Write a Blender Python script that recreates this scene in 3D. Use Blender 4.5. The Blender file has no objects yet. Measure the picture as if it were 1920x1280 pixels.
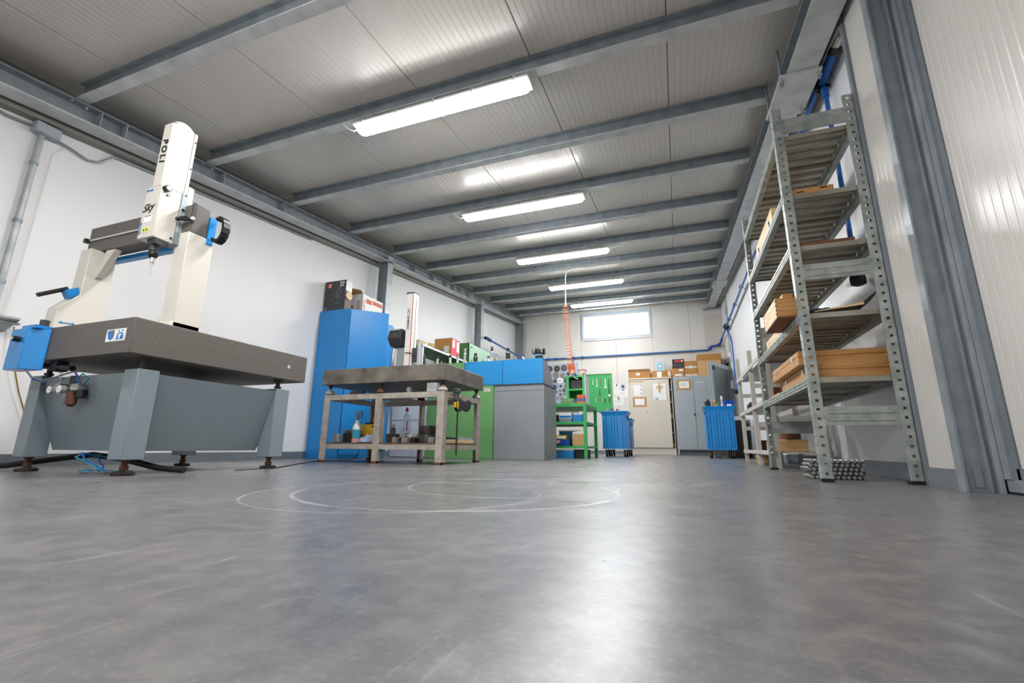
import bpy, bmesh, math, random
from mathutils import Vector, Matrix
random.seed(7)
SC = bpy.context.scene
COL = SC.collection

# ------------------------------------------------------------------ camera
def make_camera():
    yaw, pitch, roll = 0.351304458, 0.227877897, 8.92759e-3
    fwd = Vector((-math.sin(yaw)*math.cos(pitch), math.cos(yaw)*math.cos(pitch), math.sin(pitch)))
    rt = Vector((math.cos(yaw), math.sin(yaw), 0)); up = rt.cross(fwd)
    r2 = rt*math.cos(roll)+up*math.sin(roll); u2 = up*math.cos(roll)-rt*math.sin(roll)
    cam = bpy.data.cameras.new('camera'); ob = bpy.data.objects.new('camera', cam); COL.objects.link(ob)
    m = Matrix((r2, u2, -fwd)).transposed().to_4x4(); m.translation = (0, 0, 0.175)
    ob.matrix_world = m
    cam.sensor_width = 36; cam.lens = 849.597/1920*36; cam.clip_start = .02; cam.clip_end = 200
    SC.camera = ob
make_camera()

# ------------------------------------------------------------------ world, exposure
W = bpy.data.worlds.new('world'); SC.world = W; W.use_nodes = True
bg = W.node_tree.nodes['Background']; bg.inputs[0].default_value = (.93, .97, 1.0, 1); bg.inputs[1].default_value = 3.4
SC.view_settings.view_transform = 'Standard'; SC.view_settings.look = 'None'
SC.view_settings.exposure = 1.68; SC.view_settings.gamma = 1; SC.view_settings.use_curve_mapping = False
LAMP = 36.0        # radiance of the lamp diffusers

# ------------------------------------------------------------------ materials
def lin(h):
    c = [int(h[i:i+2], 16)/255 for i in (0, 2, 4)]
    return tuple((x/12.92 if x <= .04045 else ((x+.055)/1.055)**2.4) for x in c)+(1,)
MATS = {}
def M(name, hexc, rough=.5, metal=0, var=.0, scale=6, bump=0, bscale=60, hex2=None, spec=.5, rvar=0, stretch=None, coat=0, detail=6):
    if name in MATS: return MATS[name]
    m = bpy.data.materials.new(name); m.use_nodes = True; MATS[name] = m
    nt = m.node_tree; N = nt.nodes; L = nt.links; b = N['Principled BSDF']
    c = lin(hexc); b.inputs['Base Color'].default_value = c
    b.inputs['Roughness'].default_value = rough; b.inputs['Metallic'].default_value = metal
    b.inputs['Specular IOR Level'].default_value = spec
    if coat: b.inputs['Coat Weight'].default_value = coat; b.inputs['Coat Roughness'].default_value = .15
    if var or bump or rvar:
        tc = N.new('ShaderNodeTexCoord'); mp = N.new('ShaderNodeMapping'); L.new(tc.outputs['Object'], mp.inputs[0])
        if stretch: mp.inputs['Scale'].default_value = stretch
    if var or rvar:
        n = N.new('ShaderNodeTexNoise'); n.inputs['Scale'].default_value = scale; n.inputs['Detail'].default_value = detail
        L.new(mp.outputs[0], n.inputs[0])
        r = N.new('ShaderNodeMapRange'); r.inputs[1].default_value = .3; r.inputs[2].default_value = .7
        L.new(n.outputs[0], r.inputs[0])
        if var:
            mx = N.new('ShaderNodeMix'); mx.data_type = 'RGBA'
            c2 = lin(hex2) if hex2 else tuple(x*(1-var) for x in c[:3])+(1,)
            mx.inputs[6].default_value = c; mx.inputs[7].default_value = c2
            L.new(r.outputs[0], mx.inputs[0]); L.new(mx.outputs[2], b.inputs['Base Color'])
        if rvar:
            r2 = N.new('ShaderNodeMapRange'); r2.inputs[3].default_value = rough-rvar; r2.inputs[4].default_value = rough+rvar
            L.new(n.outputs[0], r2.inputs[0]); L.new(r2.outputs[0], b.inputs['Roughness'])
    if bump:
        n2 = N.new('ShaderNodeTexNoise'); n2.inputs['Scale'].default_value = bscale; n2.inputs['Detail'].default_value = 4
        L.new(mp.outputs[0], n2.inputs[0]); bp = N.new('ShaderNodeBump'); bp.inputs['Strength'].default_value = bump
        bp.inputs['Distance'].default_value = .01
        L.new(n2.outputs[0], bp.inputs['Height']); L.new(bp.outputs[0], b.inputs['Normal'])
    return m
def emit(name, col, s):
    m = bpy.data.materials.new(name); m.use_nodes = True; b = m.node_tree.nodes['Principled BSDF']
    b.inputs['Base Color'].default_value = (.9, .9, .9, 1); b.inputs['Emission Color'].default_value = col
    b.inputs['Emission Strength'].default_value = s; MATS[name] = m; return m
def glassy(name, tint, mixf=.15, rough=.02):
    m = bpy.data.materials.new(name); m.use_nodes = True; nt = m.node_tree; N = nt.nodes; L = nt.links
    N.remove(N['Principled BSDF']); out = N['Material Output']
    t = N.new('ShaderNodeBsdfTransparent'); t.inputs[0].default_value = tint
    g = N.new('ShaderNodeBsdfGlossy'); g.inputs['Roughness'].default_value = rough
    mx = N.new('ShaderNodeMixShader'); mx.inputs[0].default_value = mixf
    L.new(t.outputs[0], mx.inputs[1]); L.new(g.outputs[0], mx.inputs[2]); L.new(mx.outputs[0], out.inputs[0]); MATS[name] = m; return m

WHITEWALL = M('white_wall_paint', 'EFEFEF', .42, var=.03, scale=2, spec=.4)
ROOFM = M('roof_sheet', 'D8D3CC', .26, .0, var=.05, scale=1.2, spec=.45)
FARM = M('far_wall_sheet', 'E0DDD6', .38, .0, var=.04, scale=1, spec=.5)
NEARM = M('near_wall_sheet', 'CECBC5', .26, .0, var=.05, scale=1.2, spec=.6)
GALV = M('galvanised_steel', '9CA5AA', .40, .3, var=.22, scale=9, bump=.05, bscale=30, hex2='858F95', rvar=.1)
GALVLIT = M('galvanised_steel_lit', 'D2D5D4', .42, .12, var=.25, scale=6, hex2='B4B8B8', rvar=.12)  # lighter copy of the steel: floor bounce on undersides put into the colour
GALVL = M('galvanised_steel_pale', 'BABFC0', .42, .3, var=.25, scale=7, hex2='989FA2', rvar=.12)
ZINC = M('zinc_shelf_steel', 'B9BEBA', .38, .45, var=.15, scale=14, hex2='8C948F', rvar=.1)
ZINCD = M('zinc_deck_steel', 'AEAA9E', .36, .45, var=.25, scale=5, hex2='908A7C', rvar=.1)
TRIMG = M('grey_trim_metal', '8A9298', .4, .4, var=.1, scale=8)
DGREY = M('dark_grey_plastic', '3A3C3E', .5)
BLACK = M('black_plastic', '18181A', .45)
RUBBER = M('black_rubber', '101012', .7)
CHROME = M('bright_steel', 'D8DADC', .25, .6)
STEEL = M('machined_steel', 'A09E9A', .34, .5, var=.2, scale=20)
DSTEEL = M('dark_oily_steel', '4A4642', .42, .6, var=.4, scale=18)
RUST = M('rusty_steel', '6E4A36', .7, .2, var=.4, scale=25)
CREAM = M('cream_enamel', 'D6D2C7', .32, 0, spec=.5)
GRANITE = M('dark_granite', '716C66', .5, 0, var=.5, scale=260, hex2='524E49', bump=.04, bscale=200, spec=.35, detail=3)
GRANITE2 = M('worn_cast_iron', '57524A', .5, .15, var=.4, scale=7, hex2='847E74', bump=.05, bscale=90)
BASEG = M('blue_grey_enamel', '808D94', .34, 0, var=.06, scale=3, spec=.5)
BLUE = M('blue_enamel', '1C8CD8', .30, 0, var=.08, scale=3, spec=.5)
BLUE2 = M('sky_blue_enamel', '2490D2', .32, 0, var=.04, scale=3, spec=.5)
BLUE3 = M('deep_blue_plastic', '1448A4', .4)
PIPEB = M('blue_pipe', '1B62B4', .35, 0, spec=.5)
GREEN = M('green_enamel', '6DA466', .36, 0, var=.06, scale=4)
GREENB = M('bright_green_enamel', '3DB060', .4, 0, var=.06, scale=4)
GREEND = M('dark_green_enamel', '4C7A48', .4, 0, var=.1, scale=4)
GREENP = M('pale_green_enamel', '9AC0A6', .4, 0, var=.06, scale=4)
GREYC = M('grey_cabinet_paint', '8E9496', .38, 0, var=.06, scale=4)
GREYB = M('light_grey_cabinet_paint', 'DADDE3', .38, 0, var=.04, scale=4)
GREYF = M('blue_grey_cabinet_paint', 'A9B2B8', .4, 0, var=.06, scale=4)
BEIGE = M('beige_cabinet_paint', 'DAD2C4', .42, 0, var=.06, scale=3)
BENCH = M('worn_grey_paint', 'B9B2A8', .5, .05, var=.25, scale=14, hex2='978D80')
RACKG = M('pale_rack_paint', 'C4C0B6', .5, 0, var=.1, scale=6)
DOORG = M('grey_door_paint', '7F888C', .4, 0, var=.06, scale=3)
CARD = M('cardboard', 'C08A4C', .75, 0, var=.12, scale=5)
CARDL = M('pale_cardboard', 'D6AE76', .75, 0, var=.12, scale=5)
WOOD = M('orange_pine', 'C8965A', .5, 0, var=.35, scale=5, hex2='AC7840', stretch=(14, 1, 14))
WOODX = M('orange_pine_cross', 'C8965A', .5, 0, var=.35, scale=5, hex2='AC7840', stretch=(1, 14, 14))
WOODL = M('pale_wood', 'EED6AE', .55, 0, var=.2, scale=5, hex2='CFA772', stretch=(14, 1, 14))
WOODD = M('brown_plywood', '7E4E36', .6, 0, var=.3, scale=5)
PAPER = M('white_paper', 'F2F2F0', .7)
WHITEP = M('white_plastic', 'E0DFDA', .4)
RED = M('red_paint', 'C43A30', .45)
PINK = M('pink_red_print', 'DC3C5A', .5)
YELLOW = M('yellow_plastic', 'E0B020', .45)
ORANGE = M('orange_plastic', 'E0601C', .4)
BRASS = M('brass', 'B08C48', .35, .8)
TEAL = M('teal_print', '2E93A8', .5)
DBOX = M('charcoal_print', '3C3D42', .4)
INK = M('black_ink', '1C1C1E', .6)
GREYINK = M('grey_ink', '6A6C74', .6)
SKYINK = M('blue_ink', '1E78C0', .5)
CLOTH = M('blue_cloth', '9AA8C8', .85, 0, var=.3, scale=20)
DENIM = M('dark_blue_cloth', '2E4468', .9, 0, var=.3, scale=20)
PLYD = M('dark_shelf_board', '6A5A4A', .7, 0, var=.3, scale=6)
TAPE = M('brown_tape', 'B98A50', .5)
LAMPM = emit('lamp_diffuser_glow', (1, .99, .985, 1), LAMP)
LAMPS = emit('lamp_side_glow', (1, .99, .985, 1), LAMP*.2)
GLASS = glassy('window_glass', (.96, .98, 1, 1), .06)
CLEARP = glassy('clear_plastic', (.86, .90, .92, 1), .18, .1)
FOIL = M('grey_plastic_film', 'B4B2B2', .3, 0, var=.1, scale=2, spec=.6)

def floor_material():
    m = bpy.data.materials.new('polished_concrete'); m.use_nodes = True; nt = m.node_tree; N = nt.nodes; L = nt.links
    b = N['Principled BSDF']; tc = N.new('ShaderNodeTexCoord')
    def noise(s, d, dist=0, st=None):
        n = N.new('ShaderNodeTexNoise'); n.inputs['Scale'].default_value = s; n.inputs['Detail'].default_value = d; n.inputs['Distortion'].default_value = dist
        if st:
            mp = N.new('ShaderNodeMapping'); mp.inputs['Scale'].default_value = st; L.new(tc.outputs['Object'], mp.inputs[0]); L.new(mp.outputs[0], n.inputs[0])
        else: L.new(tc.outputs['Object'], n.inputs[0])
        return n.outputs[0]
    def rng(src, a, b_, c, d):
        r = N.new('ShaderNodeMapRange'); r.inputs[1].default_value = a; r.inputs[2].default_value = b_; r.inputs[3].default_value = c; r.inputs[4].default_value = d
        L.new(src, r.inputs[0]); return r.outputs[0]
    def mix(f, a, b_):
        x = N.new('ShaderNodeMix'); x.data_type = 'RGBA'
        for s, v in ((0, f), (6, a), (7, b_)):
            if isinstance(v, tuple): x.inputs[s].default_value = v
            elif isinstance(v, float): x.inputs[s].default_value = v
            else: L.new(v, x.inputs[s])
        return x.outputs[2]
    def math_(op, a, b_=None):
        x = N.new('ShaderNodeMath'); x.operation = op
        for i, v in enumerate((a, b_)):
            if v is None: continue
            if isinstance(v, (int, float)): x.inputs[i].default_value = v
            else: L.new(v, x.inputs[i])
        return x.outputs[0]
    big = noise(.7, 4, .1); mid = noise(3.0, 5, .1); fine = noise(22, 6); blot = noise(9, 6, .2); grain = noise(120, 3)
    c = mix(rng(big, .30, .70, 0, 1), lin('55555A'), lin('6A6867'))
    c = mix(rng(mid, .30, .72, 0, .45), c, lin('747272'))
    c = mix(rng(blot, .35, .75, 0, .40), c, lin('4A4A4E'))
    c = mix(rng(fine, .42, .75, 0, .35), c, lin('94928E'))
    c = mix(rng(grain, .5, .8, 0, .22), c, lin('A4A29E'))
    # faint worn arcs and scratches left by machines that were dragged round
    sep = N.new('ShaderNodeSeparateXYZ'); L.new(tc.outputs['Object'], sep.inputs[0])
    tot = None
    for (cx, cy, r, w) in ((-1.02, 1.55, .53, .006), (-1.01, 1.56, .545, .003), (-.86, 1.76, .63, .012), (-.72, 2.0, .46, .010), (-.16, 2.62, .27, .008), (-.16, 2.60, .30, .004)):
        dx = math_('SUBTRACT', sep.outputs[0], cx); dy = math_('SUBTRACT', sep.outputs[1], cy)
        d = math_('SQRT', math_('ADD', math_('MULTIPLY', dx, dx), math_('MULTIPLY', dy, dy)))
        e = math_('ABSOLUTE', math_('SUBTRACT', math_('ADD', d, math_('MULTIPLY', math_('SUBTRACT', mid, .5), .02)), r))
        f = rng(e, 0, w, 1, 0)
        tot = f if tot is None else math_('MAXIMUM', tot, f)
    mp = N.new('ShaderNodeMapping'); mp.inputs['Rotation'].default_value = (0, 0, .6); mp.inputs['Scale'].default_value = (22, .7, 1); L.new(tc.outputs['Object'], mp.inputs[0])
    sn = N.new('ShaderNodeTexNoise'); sn.inputs['Scale'].default_value = 1; sn.inputs['Detail'].default_value = 1; L.new(mp.outputs[0], sn.inputs[0])
    scr2 = rng(math_('ABSOLUTE', math_('SUBTRACT', sn.outputs[0], .62)), 0, .012, 1, 0)
    tot = math_('MULTIPLY', tot, rng(noise(2.6, 6), .38, .62, .05, .6))
    tot = math_('MAXIMUM', tot, math_('MULTIPLY', scr2, rng(mid, .48, .7, 0, .35)))
    c = mix(tot, c, lin('D2D0CC'))
    L.new(c, b.inputs['Base Color'])
    ro = rng(mid, .3, .7, .25, .36); L.new(math_('ADD', ro, math_('MULTIPLY', tot, .15)), b.inputs['Roughness'])
    b.inputs['Specular IOR Level'].default_value = .33
    return m
FLOORM = floor_material()

# ------------------------------------------------------------------ mesh helpers
OFF = {}
def off(o):
    return OFF.get(o.name, Vector((0, 0, 0))) if o else Vector((0, 0, 0))
def finish(o, parent, label=None):
    COL.objects.link(o)
    if parent is not None: o.parent = parent; OFF[o.name] = off(parent)
    if label: o['label'] = label
    return o
class MB:
    def __init__(s): s.v = []; s.f = []
    def add(s, vs, fs):
        k = len(s.v); s.v += [tuple(v) for v in vs]; s.f += [tuple(i+k for i in f) for f in fs]; return s
    def hexa(s, b, t):
        return s.add(list(b)+list(t), [(3, 2, 1, 0), (4, 5, 6, 7), (0, 1, 5, 4), (1, 2, 6, 5), (2, 3, 7, 6), (3, 0, 4, 7)])
    def box(s, x0, x1, y0, y1, z0, z1):
        return s.hexa([(x0, y0, z0), (x1, y0, z0), (x1, y1, z0), (x0, y1, z0)], [(x0, y0, z1), (x1, y0, z1), (x1, y1, z1), (x0, y1, z1)])
    def prism(s, poly, axis, a, b, shift=(0, 0, 0)):
        # poly is a list of (u,v); axis 'x': u=y,v=z ; 'y': u=x,v=z ; 'z': u=x,v=y
        def P(u, v, w): return {'x': (w, u, v), 'y': (u, w, v), 'z': (u, v, w)}[axis]
        n = len(poly); A = [P(u, v, a) for u, v in poly]; B = [tuple(Vector(P(u, v, b))+Vector(shift)) for u, v in poly]
        return s.add(A+B, [tuple(range(n))[::-1], tuple(range(n, 2*n))]+[(i, (i+1) % n, n+(i+1) % n, n+i) for i in range(n)])
    def lathe(s, prof, c=(0, 0, 0), n=16, axis='z', caps=True):
        vs = []
        for r, h in prof:
            for i in range(n):
                a = 2*math.pi*i/n; p, q = r*math.cos(a), r*math.sin(a)
                d = {'z': (p, q, h), 'x': (h, p, q), 'y': (p, h, q)}[axis]
                vs.append((c[0]+d[0], c[1]+d[1], c[2]+d[2]))
        fs = []
        for k in range(len(prof)-1):
            for i in range(n): fs.append((k*n+i, k*n+(i+1) % n, (k+1)*n+(i+1) % n, (k+1)*n+i))
        if caps: fs += [tuple(range(n))[::-1], tuple((len(prof)-1)*n+i for i in range(n))]
        return s.add(vs, fs)
    def cyl(s, p0, p1, r, r1=None, n=12):
        return s.tube([p0, p1], [r, r if r1 is None else r1], n)
    def tube(s, path, r, n=8):
        P = [Vector(p) for p in path]; R = r if isinstance(r, (list, tuple)) else [r]*len(P)
        vs = []; prev = None
        for i, p in enumerate(P):
            t = (P[min(i+1, len(P)-1)]-P[max(i-1, 0)]).normalized()
            if prev is None:
                a = Vector((0, 0, 1)) if abs(t.z) < .9 else Vector((1, 0, 0)); u = t.cross(a).normalized()
            else:
                u = (prev-t*prev.dot(t)).normalized()
            prev = u; w = t.cross(u)
            for k in range(n):
                a = 2*math.pi*k/n; vs.append(p+(u*math.cos(a)+w*math.sin(a))*R[i])
        fs = []
        for i in range(len(P)-1):
            for k in range(n): fs.append((i*n+k, i*n+(k+1) % n, (i+1)*n+(k+1) % n, (i+1)*n+k))
        fs += [tuple(range(n))[::-1], tuple((len(P)-1)*n+k for k in range(n))]
        return s.add(vs, fs)
    def sphere(s, c, r, n=12, sq=(1, 1, 1)):
        m = n//2; prof = [(max(1e-4, r*math.sin(math.pi*i/m)), -r*math.cos(math.pi*i/m)) for i in range(m+1)]
        k = len(s.v); s.lathe(prof, (0, 0, 0), n, caps=False)
        for i in range(k, len(s.v)):
            v = s.v[i]; s.v[i] = (c[0]+v[0]*sq[0], c[1]+v[1]*sq[1], c[2]+v[2]*sq[2])
        return s
    def perf(s, o, u, v, W, H, nu, nv, fw, fh):
        """sheet with nu x nv real rectangular holes; o corner, u,v unit vectors"""
        o = Vector(o); u = Vector(u); v = Vector(v); cw, ch = W/nu, H/nv
        xs = [0.0]; ys = [0.0]
        for i in range(nu): xs += [(i+.5-fw/2)*cw, (i+.5+fw/2)*cw]
        for j in range(nv): ys += [(j+.5-fh/2)*ch, (j+.5+fh/2)*ch]
        xs.append(W); ys.append(H); nx = len(xs)
        vs = [o+u*x+v*y for y in ys for x in xs]
        fs = [(j*nx+i, j*nx+i+1, (j+1)*nx+i+1, (j+1)*nx+i) for j in range(len(ys)-1) for i in range(nx-1) if not (i % 2 == 1 and j % 2 == 1)]
        return s.add(vs, fs)
    def build(s, name, mat, parent=None, label=None, bevel=0, smooth=35, solid=0, local=False):
        me = bpy.data.meshes.new(name)
        d = Vector((0, 0, 0)) if local else off(parent)
        me.from_pydata([(x-d.x, y-d.y, z-d.z) for x, y, z in s.v], [], s.f); me.validate()
        bm = bmesh.new(); bm.from_mesh(me); bmesh.ops.recalc_face_normals(bm, faces=bm.faces); bm.to_mesh(me); bm.free()
        me.materials.append(mat)
        if smooth:
            me.polygons.foreach_set('use_smooth', [True]*len(me.polygons)); me.set_sharp_from_angle(angle=math.radians(smooth))
        o = bpy.data.objects.new(name, me); finish(o, parent, label)
        if solid:
            k = o.modifiers.new('thickness', 'SOLIDIFY'); k.thickness = solid; k.offset = 0
        if bevel:
            k = o.modifiers.new('edge', 'BEVEL'); k.width = bevel; k.segments = 2; k.limit_method = 'ANGLE'; k.angle_limit = math.radians(40)
        return o
def tag(o, label, cat, group=None):
    o['label'] = label; o['category'] = cat
    if group: o['group'] = group
    return o
def struct(o, label=None):
    o['kind'] = 'structure'
    if label: o['label'] = label
    return o
def thing(name, label, cat, loc=(0, 0, 0), group=None, rot=0):
    o = bpy.data.objects.new(name, None); COL.objects.link(o); o.empty_display_size = .05
    o.location = loc; o.rotation_euler = (0, 0, rot); OFF[o.name] = Vector(loc)
    return tag(o, label, cat, group)
def single(name, mb, mat, label, cat, group=None, base=None, **kw):
    """a thing that is one mesh, origin at its base"""
    xs, ys, zs = zip(*mb.v)
    c = Vector(base) if base else Vector(((min(xs)+max(xs))/2, (min(ys)+max(ys))/2, min(zs)))
    mb.v = [(x-c.x, y-c.y, z-c.z) for x, y, z in mb.v]
    o = mb.build(name, mat, None, local=True, **kw); o.location = c; OFF[o.name] = c
    return tag(o, label, cat, group)
def copy_thing(root, loc, label, group=None, rot=None):
    r = root.copy(); COL.objects.link(r); r.location = loc; r['label'] = label
    if rot is not None: r.rotation_euler = (0, 0, rot)
    if group: r['group'] = group
    for ch in list(root.children):
        c = ch.copy(); COL.objects.link(c); c.parent = r
        for g in list(ch.children):
            d = g.copy(); COL.objects.link(d); d.parent = c
    return r
def text(name, body, size, origin, right, up, mat, parent, shear=0, ext=.0006, align='LEFT', bold=0, space=1):
    cu = bpy.data.curves.new(name, 'FONT'); cu.body = body; cu.size = size; cu.extrude = ext; cu.shear = shear; cu.align_x = align; cu.offset = bold; cu.space_character = space
    t = bpy.data.objects.new(name, cu); COL.objects.link(t)
    bpy.context.view_layer.update(); dg = bpy.context.evaluated_depsgraph_get()
    me = bpy.data.meshes.new_from_object(t.evaluated_get(dg)); bpy.data.objects.remove(t)
    R = Vector(right).normalized(); U = Vector(up).normalized(); N = R.cross(U)
    m = Matrix((R, U, N)).transposed().to_4x4(); m.translation = Vector(origin)-off(parent); me.transform(m)
    me.materials.clear(); me.materials.append(mat); me.name = name
    o = bpy.data.objects.new(name, me); return finish(o, parent)
def ribbed(name, mat, parent, o, u, v, W, L, pitch=.05, gw=.008, depth=.0022, edge=.006, n=None, label=None):
    """a lining sheet with pressed grooves: o corner, u across the ribs, v along them"""
    o = Vector(o); u = Vector(u).normalized(); v = Vector(v); n = Vector(n)
    pts = [(0, -.010), (edge*.5, -.002), (edge, 0)]
    k = max(1, int(round(W/pitch))); p = W/k
    for i in range(1, k):
        x = i*p; pts += [(x-gw/2, 0), (x-gw/4, -depth), (x+gw/4, -depth), (x+gw/2, 0)]
    pts += [(W-edge, 0), (W-edge*.5, -.002), (W, -.010)]
    vs = []; m = len(pts)
    for a in (0, L):
        for x, h in pts: vs.append(o+u*x+n*h+v*a)
    mb = MB().add(vs, [(i, i+1, m+i+1, m+i) for i in range(m-1)])
    return mb.build(name, mat, parent, label, smooth=0)

# ================================================================== the shell
S = .1085                                   # roof slope, rising away from the camera
def zt(y): return 2.985+S*(y-2.39)          # level of the purlins' undersides
YB, YF, XL, XR = -3.0, 13.4, -4.75, 1.30
PH = .142                                   # purlin height
struct(MB().box(XL-.2, 3.0, YB-.2, YF+.2, -.12, 0).build('floor', FLOORM, smooth=0), 'grey polished concrete floor')
def roof():
    a, b = zt(YB)+PH+.012, zt(YF)+PH+.012
    c = MB().hexa([(XL-.2, YB, a), (1.75, YB, a), (1.75, YF+.2, b+S*.2), (XL-.2, YF+.2, b+S*.2)], [(XL-.2, YB, a+.1), (1.75, YB, a+.1), (1.75, YF+.2, b+.1+S*.2), (XL-.2, YF+.2, b+.1+S*.2)]).build('ceiling', DGREY, smooth=0)
    struct(c, 'sloping roof lined with pale ribbed sandwich panels')
    xs = [XL, -3.98, -2.9575, -1.935, -.9125, .11, 1.1325, 1.72]
    for x0, x1 in zip(xs[:-1], xs[1:]):
        ribbed('roof_panel', ROOFM, c, (x0+.0015, YB, zt(YB)+PH+.003), (1, 0, 0), (0, 1, S), x1-x0-.003, YF-YB, .0511, .007, .0022, n=(0, 0, -1))
roof()
def walls():
    w = MB().box(XL-.15, XL, YB, YF, 0, 4.6).build('wall_left', WHITEWALL, smooth=0); struct(w, 'smooth white wall along the left side')
    struct(MB().box(XL, XL+.012, YB, YF-.02, 0, .088).build('baseboard_left', TRIMG, smooth=0), 'grey metal baseboard of the left wall')
    # right wall with a doorway near the far corner
    m = MB().box(XR, XR+.15, 3.03, 12.38, 0, 4.6); m.box(XR, XR+.15, 13.3, YF, 0, 4.6); m.box(XR, XR+.15, 12.38, 13.3, 2.33, 4.6)
    struct(m.build('wall_right', WHITEWALL, smooth=0), 'smooth white wall behind the shelving')
    struct(MB().box(XR-.012, XR, 3.06, 12.3, 0, .10).build('baseboard_right', TRIMG, smooth=0), 'grey metal baseboard of the right wall')
    # far wall
    x0, x1, z0, z1 = -2.64, -.57, 3.335, 4.165
    m = MB().box(XL, x0, YF, YF+.2, 0, 4.6); m.box(x1, XR+.15, YF, YF+.2, 0, 4.6); m.box(x0, x1, YF, YF+.2, 0, z0); m.box(x0, x1, YF, YF+.2, z1, 4.6)
    f = struct(m.build('wall_far', DGREY, smooth=0), 'far end wall lined with upright ribbed panels')
    xs = [XL, -3.70, -2.66, -1.615, -.57, .45, XR]
    for i, (a, b) in enumerate(zip(xs[:-1], xs[1:])):
        if i in (2, 3):
            a2 = max(a, x0) if i == 2 else a
            ribbed('wall_panel', FARM, f, (a+.0015, YF-.011, 0), (1, 0, 0), (0, 0, 1), b-a-.003, z0, .052, .008, .0022, n=(0, -1, 0))
            ribbed('wall_panel', FARM, f, (a+.0015, YF-.011, z1), (1, 0, 0), (0, 0, 1), b-a-.003, .3, .052, .008, .0022, n=(0, -1, 0))
        else:
            ribbed('wall_panel', FARM, f, (a+.0015, YF-.011, 0), (1, 0, 0), (0, 0, 1), b-a-.003, 4.5, .052, .008, .0022, n=(0, -1, 0))
    struct(MB().box(XL+.02, XR-.02, YF-.03, YF-.011, 0, .09).build('baseboard_far', TRIMG, smooth=0), 'grey metal baseboard of the far wall')
    struct(MB().box(XL-.15, 3.0, YB-.15, YB, 0, 4.0).build('wall_back', WHITEWALL, smooth=0), 'plain white wall behind the viewer')
    # boxed-out panel and column at the right, then the sliding door
    m = MB().box(1.197, XR+.15, 2.672, 3.03, 0, 3.4)
    p = struct(m.build('wall_right_return', TRIMG, smooth=0), 'narrow boxed-out pale panel beside the steel column')
    ribbed('wall_panel', NEARM, p, (1.186, 2.998, .09), (0, -1, 0), (0, 0, 1), .325, 3.2, .054, .014, .0010, n=(-1, 0, 0))
    MB().box(1.172, 1.196, 2.672, 2.997, 0, .088).build('base_trim', TRIMG, p, smooth=0)
    MB().box(1.170, 1.20, 2.998, 3.034, 0, 3.4).build('edge_trim', TRIMG, p, 'dark grey vertical edge strip', smooth=0)
walls()
def near_column():
    t = thing('steel_column', 'tall galvanised steel column beside the sliding door on the right', 'column', (1.21, 2.64, 0))
    h = 3.3
    MB().box(1.150, 1.160, 2.612, 2.668, 0, h).build('flange', GALV, t, smooth=0)
    MB().box(1.160, 1.228, 2.640, 2.664, 0, h).build('web', GALV, t, smooth=0)
    MB().box(1.228, 1.240, 2.606, 2.668, 0, h).build('flange', GALV, t, smooth=0)
    MB().box(1.240, 1.258, 2.622, 2.668, 0, h).build('seal_strip', TRIMG, t, smooth=0)
    MB().box(1.258, 1.2715, 2.587, 2.668, 0, h).build('guide_rail', GALVL, t, smooth=0)
    MB().box(1.196, 1.226, 2.634, 2.6395, .02, .1).build('base_cleat', GALV, t, smooth=0)
near_column()
def sliding_door():
    m = MB().box(1.300, 1.42, YB, 2.665, 0, 3.4)
    d = struct(m.build('door_2', TRIMG, smooth=0), 'wide sliding door of pale ribbed panels at the right edge')
    ys = [2.50, 1.45, .4, -.65, -1.7]
    for y in ys:
        ribbed('door_panel', NEARM, d, (1.288, y, .105), (0, -1, 0), (0, 0, 1), 1.045, 3.2, .055, .022, .0016, n=(-1, 0, 0))
    MB().box(1.278, 1.31, YB, 2.585, .01, .06).build('bottom_rail', GALV, d, smooth=0)
    MB().box(1.284, 1.31, YB, 2.52, .06, .104).build('bottom_channel', TRIMG, d, smooth=0)
    MB().box(1.272, 1.31, 2.54, 2.585, .06, 3.4).build('edge_stile', GALV, d, smooth=0)
    MB().box(1.284, 1.31, 2.502, 2.54, .06, 3.4).build('edge_channel', TRIMG, d, smooth=0)
sliding_door()
def window():
    x0, x1, z0, z1 = -2.64, -.57, 3.335, 4.165
    y = YF-.03
    m = MB(); f = .055
    for a, b, c, d in ((x0, x1, z0, z0+f), (x0, x1, z1-f, z1), (x0, x0+f, z0+f, z1-f), (x1-f, x1, z0+f, z1-f)): m.box(a, b, y, YF+.12, c, d)
    w = struct(m.build('window_1', M('window_frame_paint', 'B9C8D4', .4), smooth=0, bevel=.004), 'wide high window with pale blue-grey frame in the far wall')
    m = MB(); g = .035
    a0, a1, c0, c1 = x0+f, x1-f, z0+f, z1-f
    for a, b, c, d in ((a0, a1, c0, c0+g), (a0, a1, c1-g, c1), (a0, a0+g, c0+g, c1-g), (a1-g, a1, c0+g, c1-g)): m.box(a, b, YF+.01, YF+.06, c, d)
    s = m.build('sash', WHITEP, w, smooth=0)
    MB().box(a0+g, a1-g, YF+.03, YF+.04, c0+g, c1-g).build('pane', GLASS, w, smooth=0)
    MB().box(x1-.34, x1-.2, YF-.01, YF+.02, z0+f+.005, z0+f+.028).build('handle', WHITEP, w, smooth=0)
    MB().box(x0-.02, x1+.02, YF-.05, YF-.01, z0-.025, z0).build('sill', WHITEP, w, smooth=0)
window()
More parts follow.
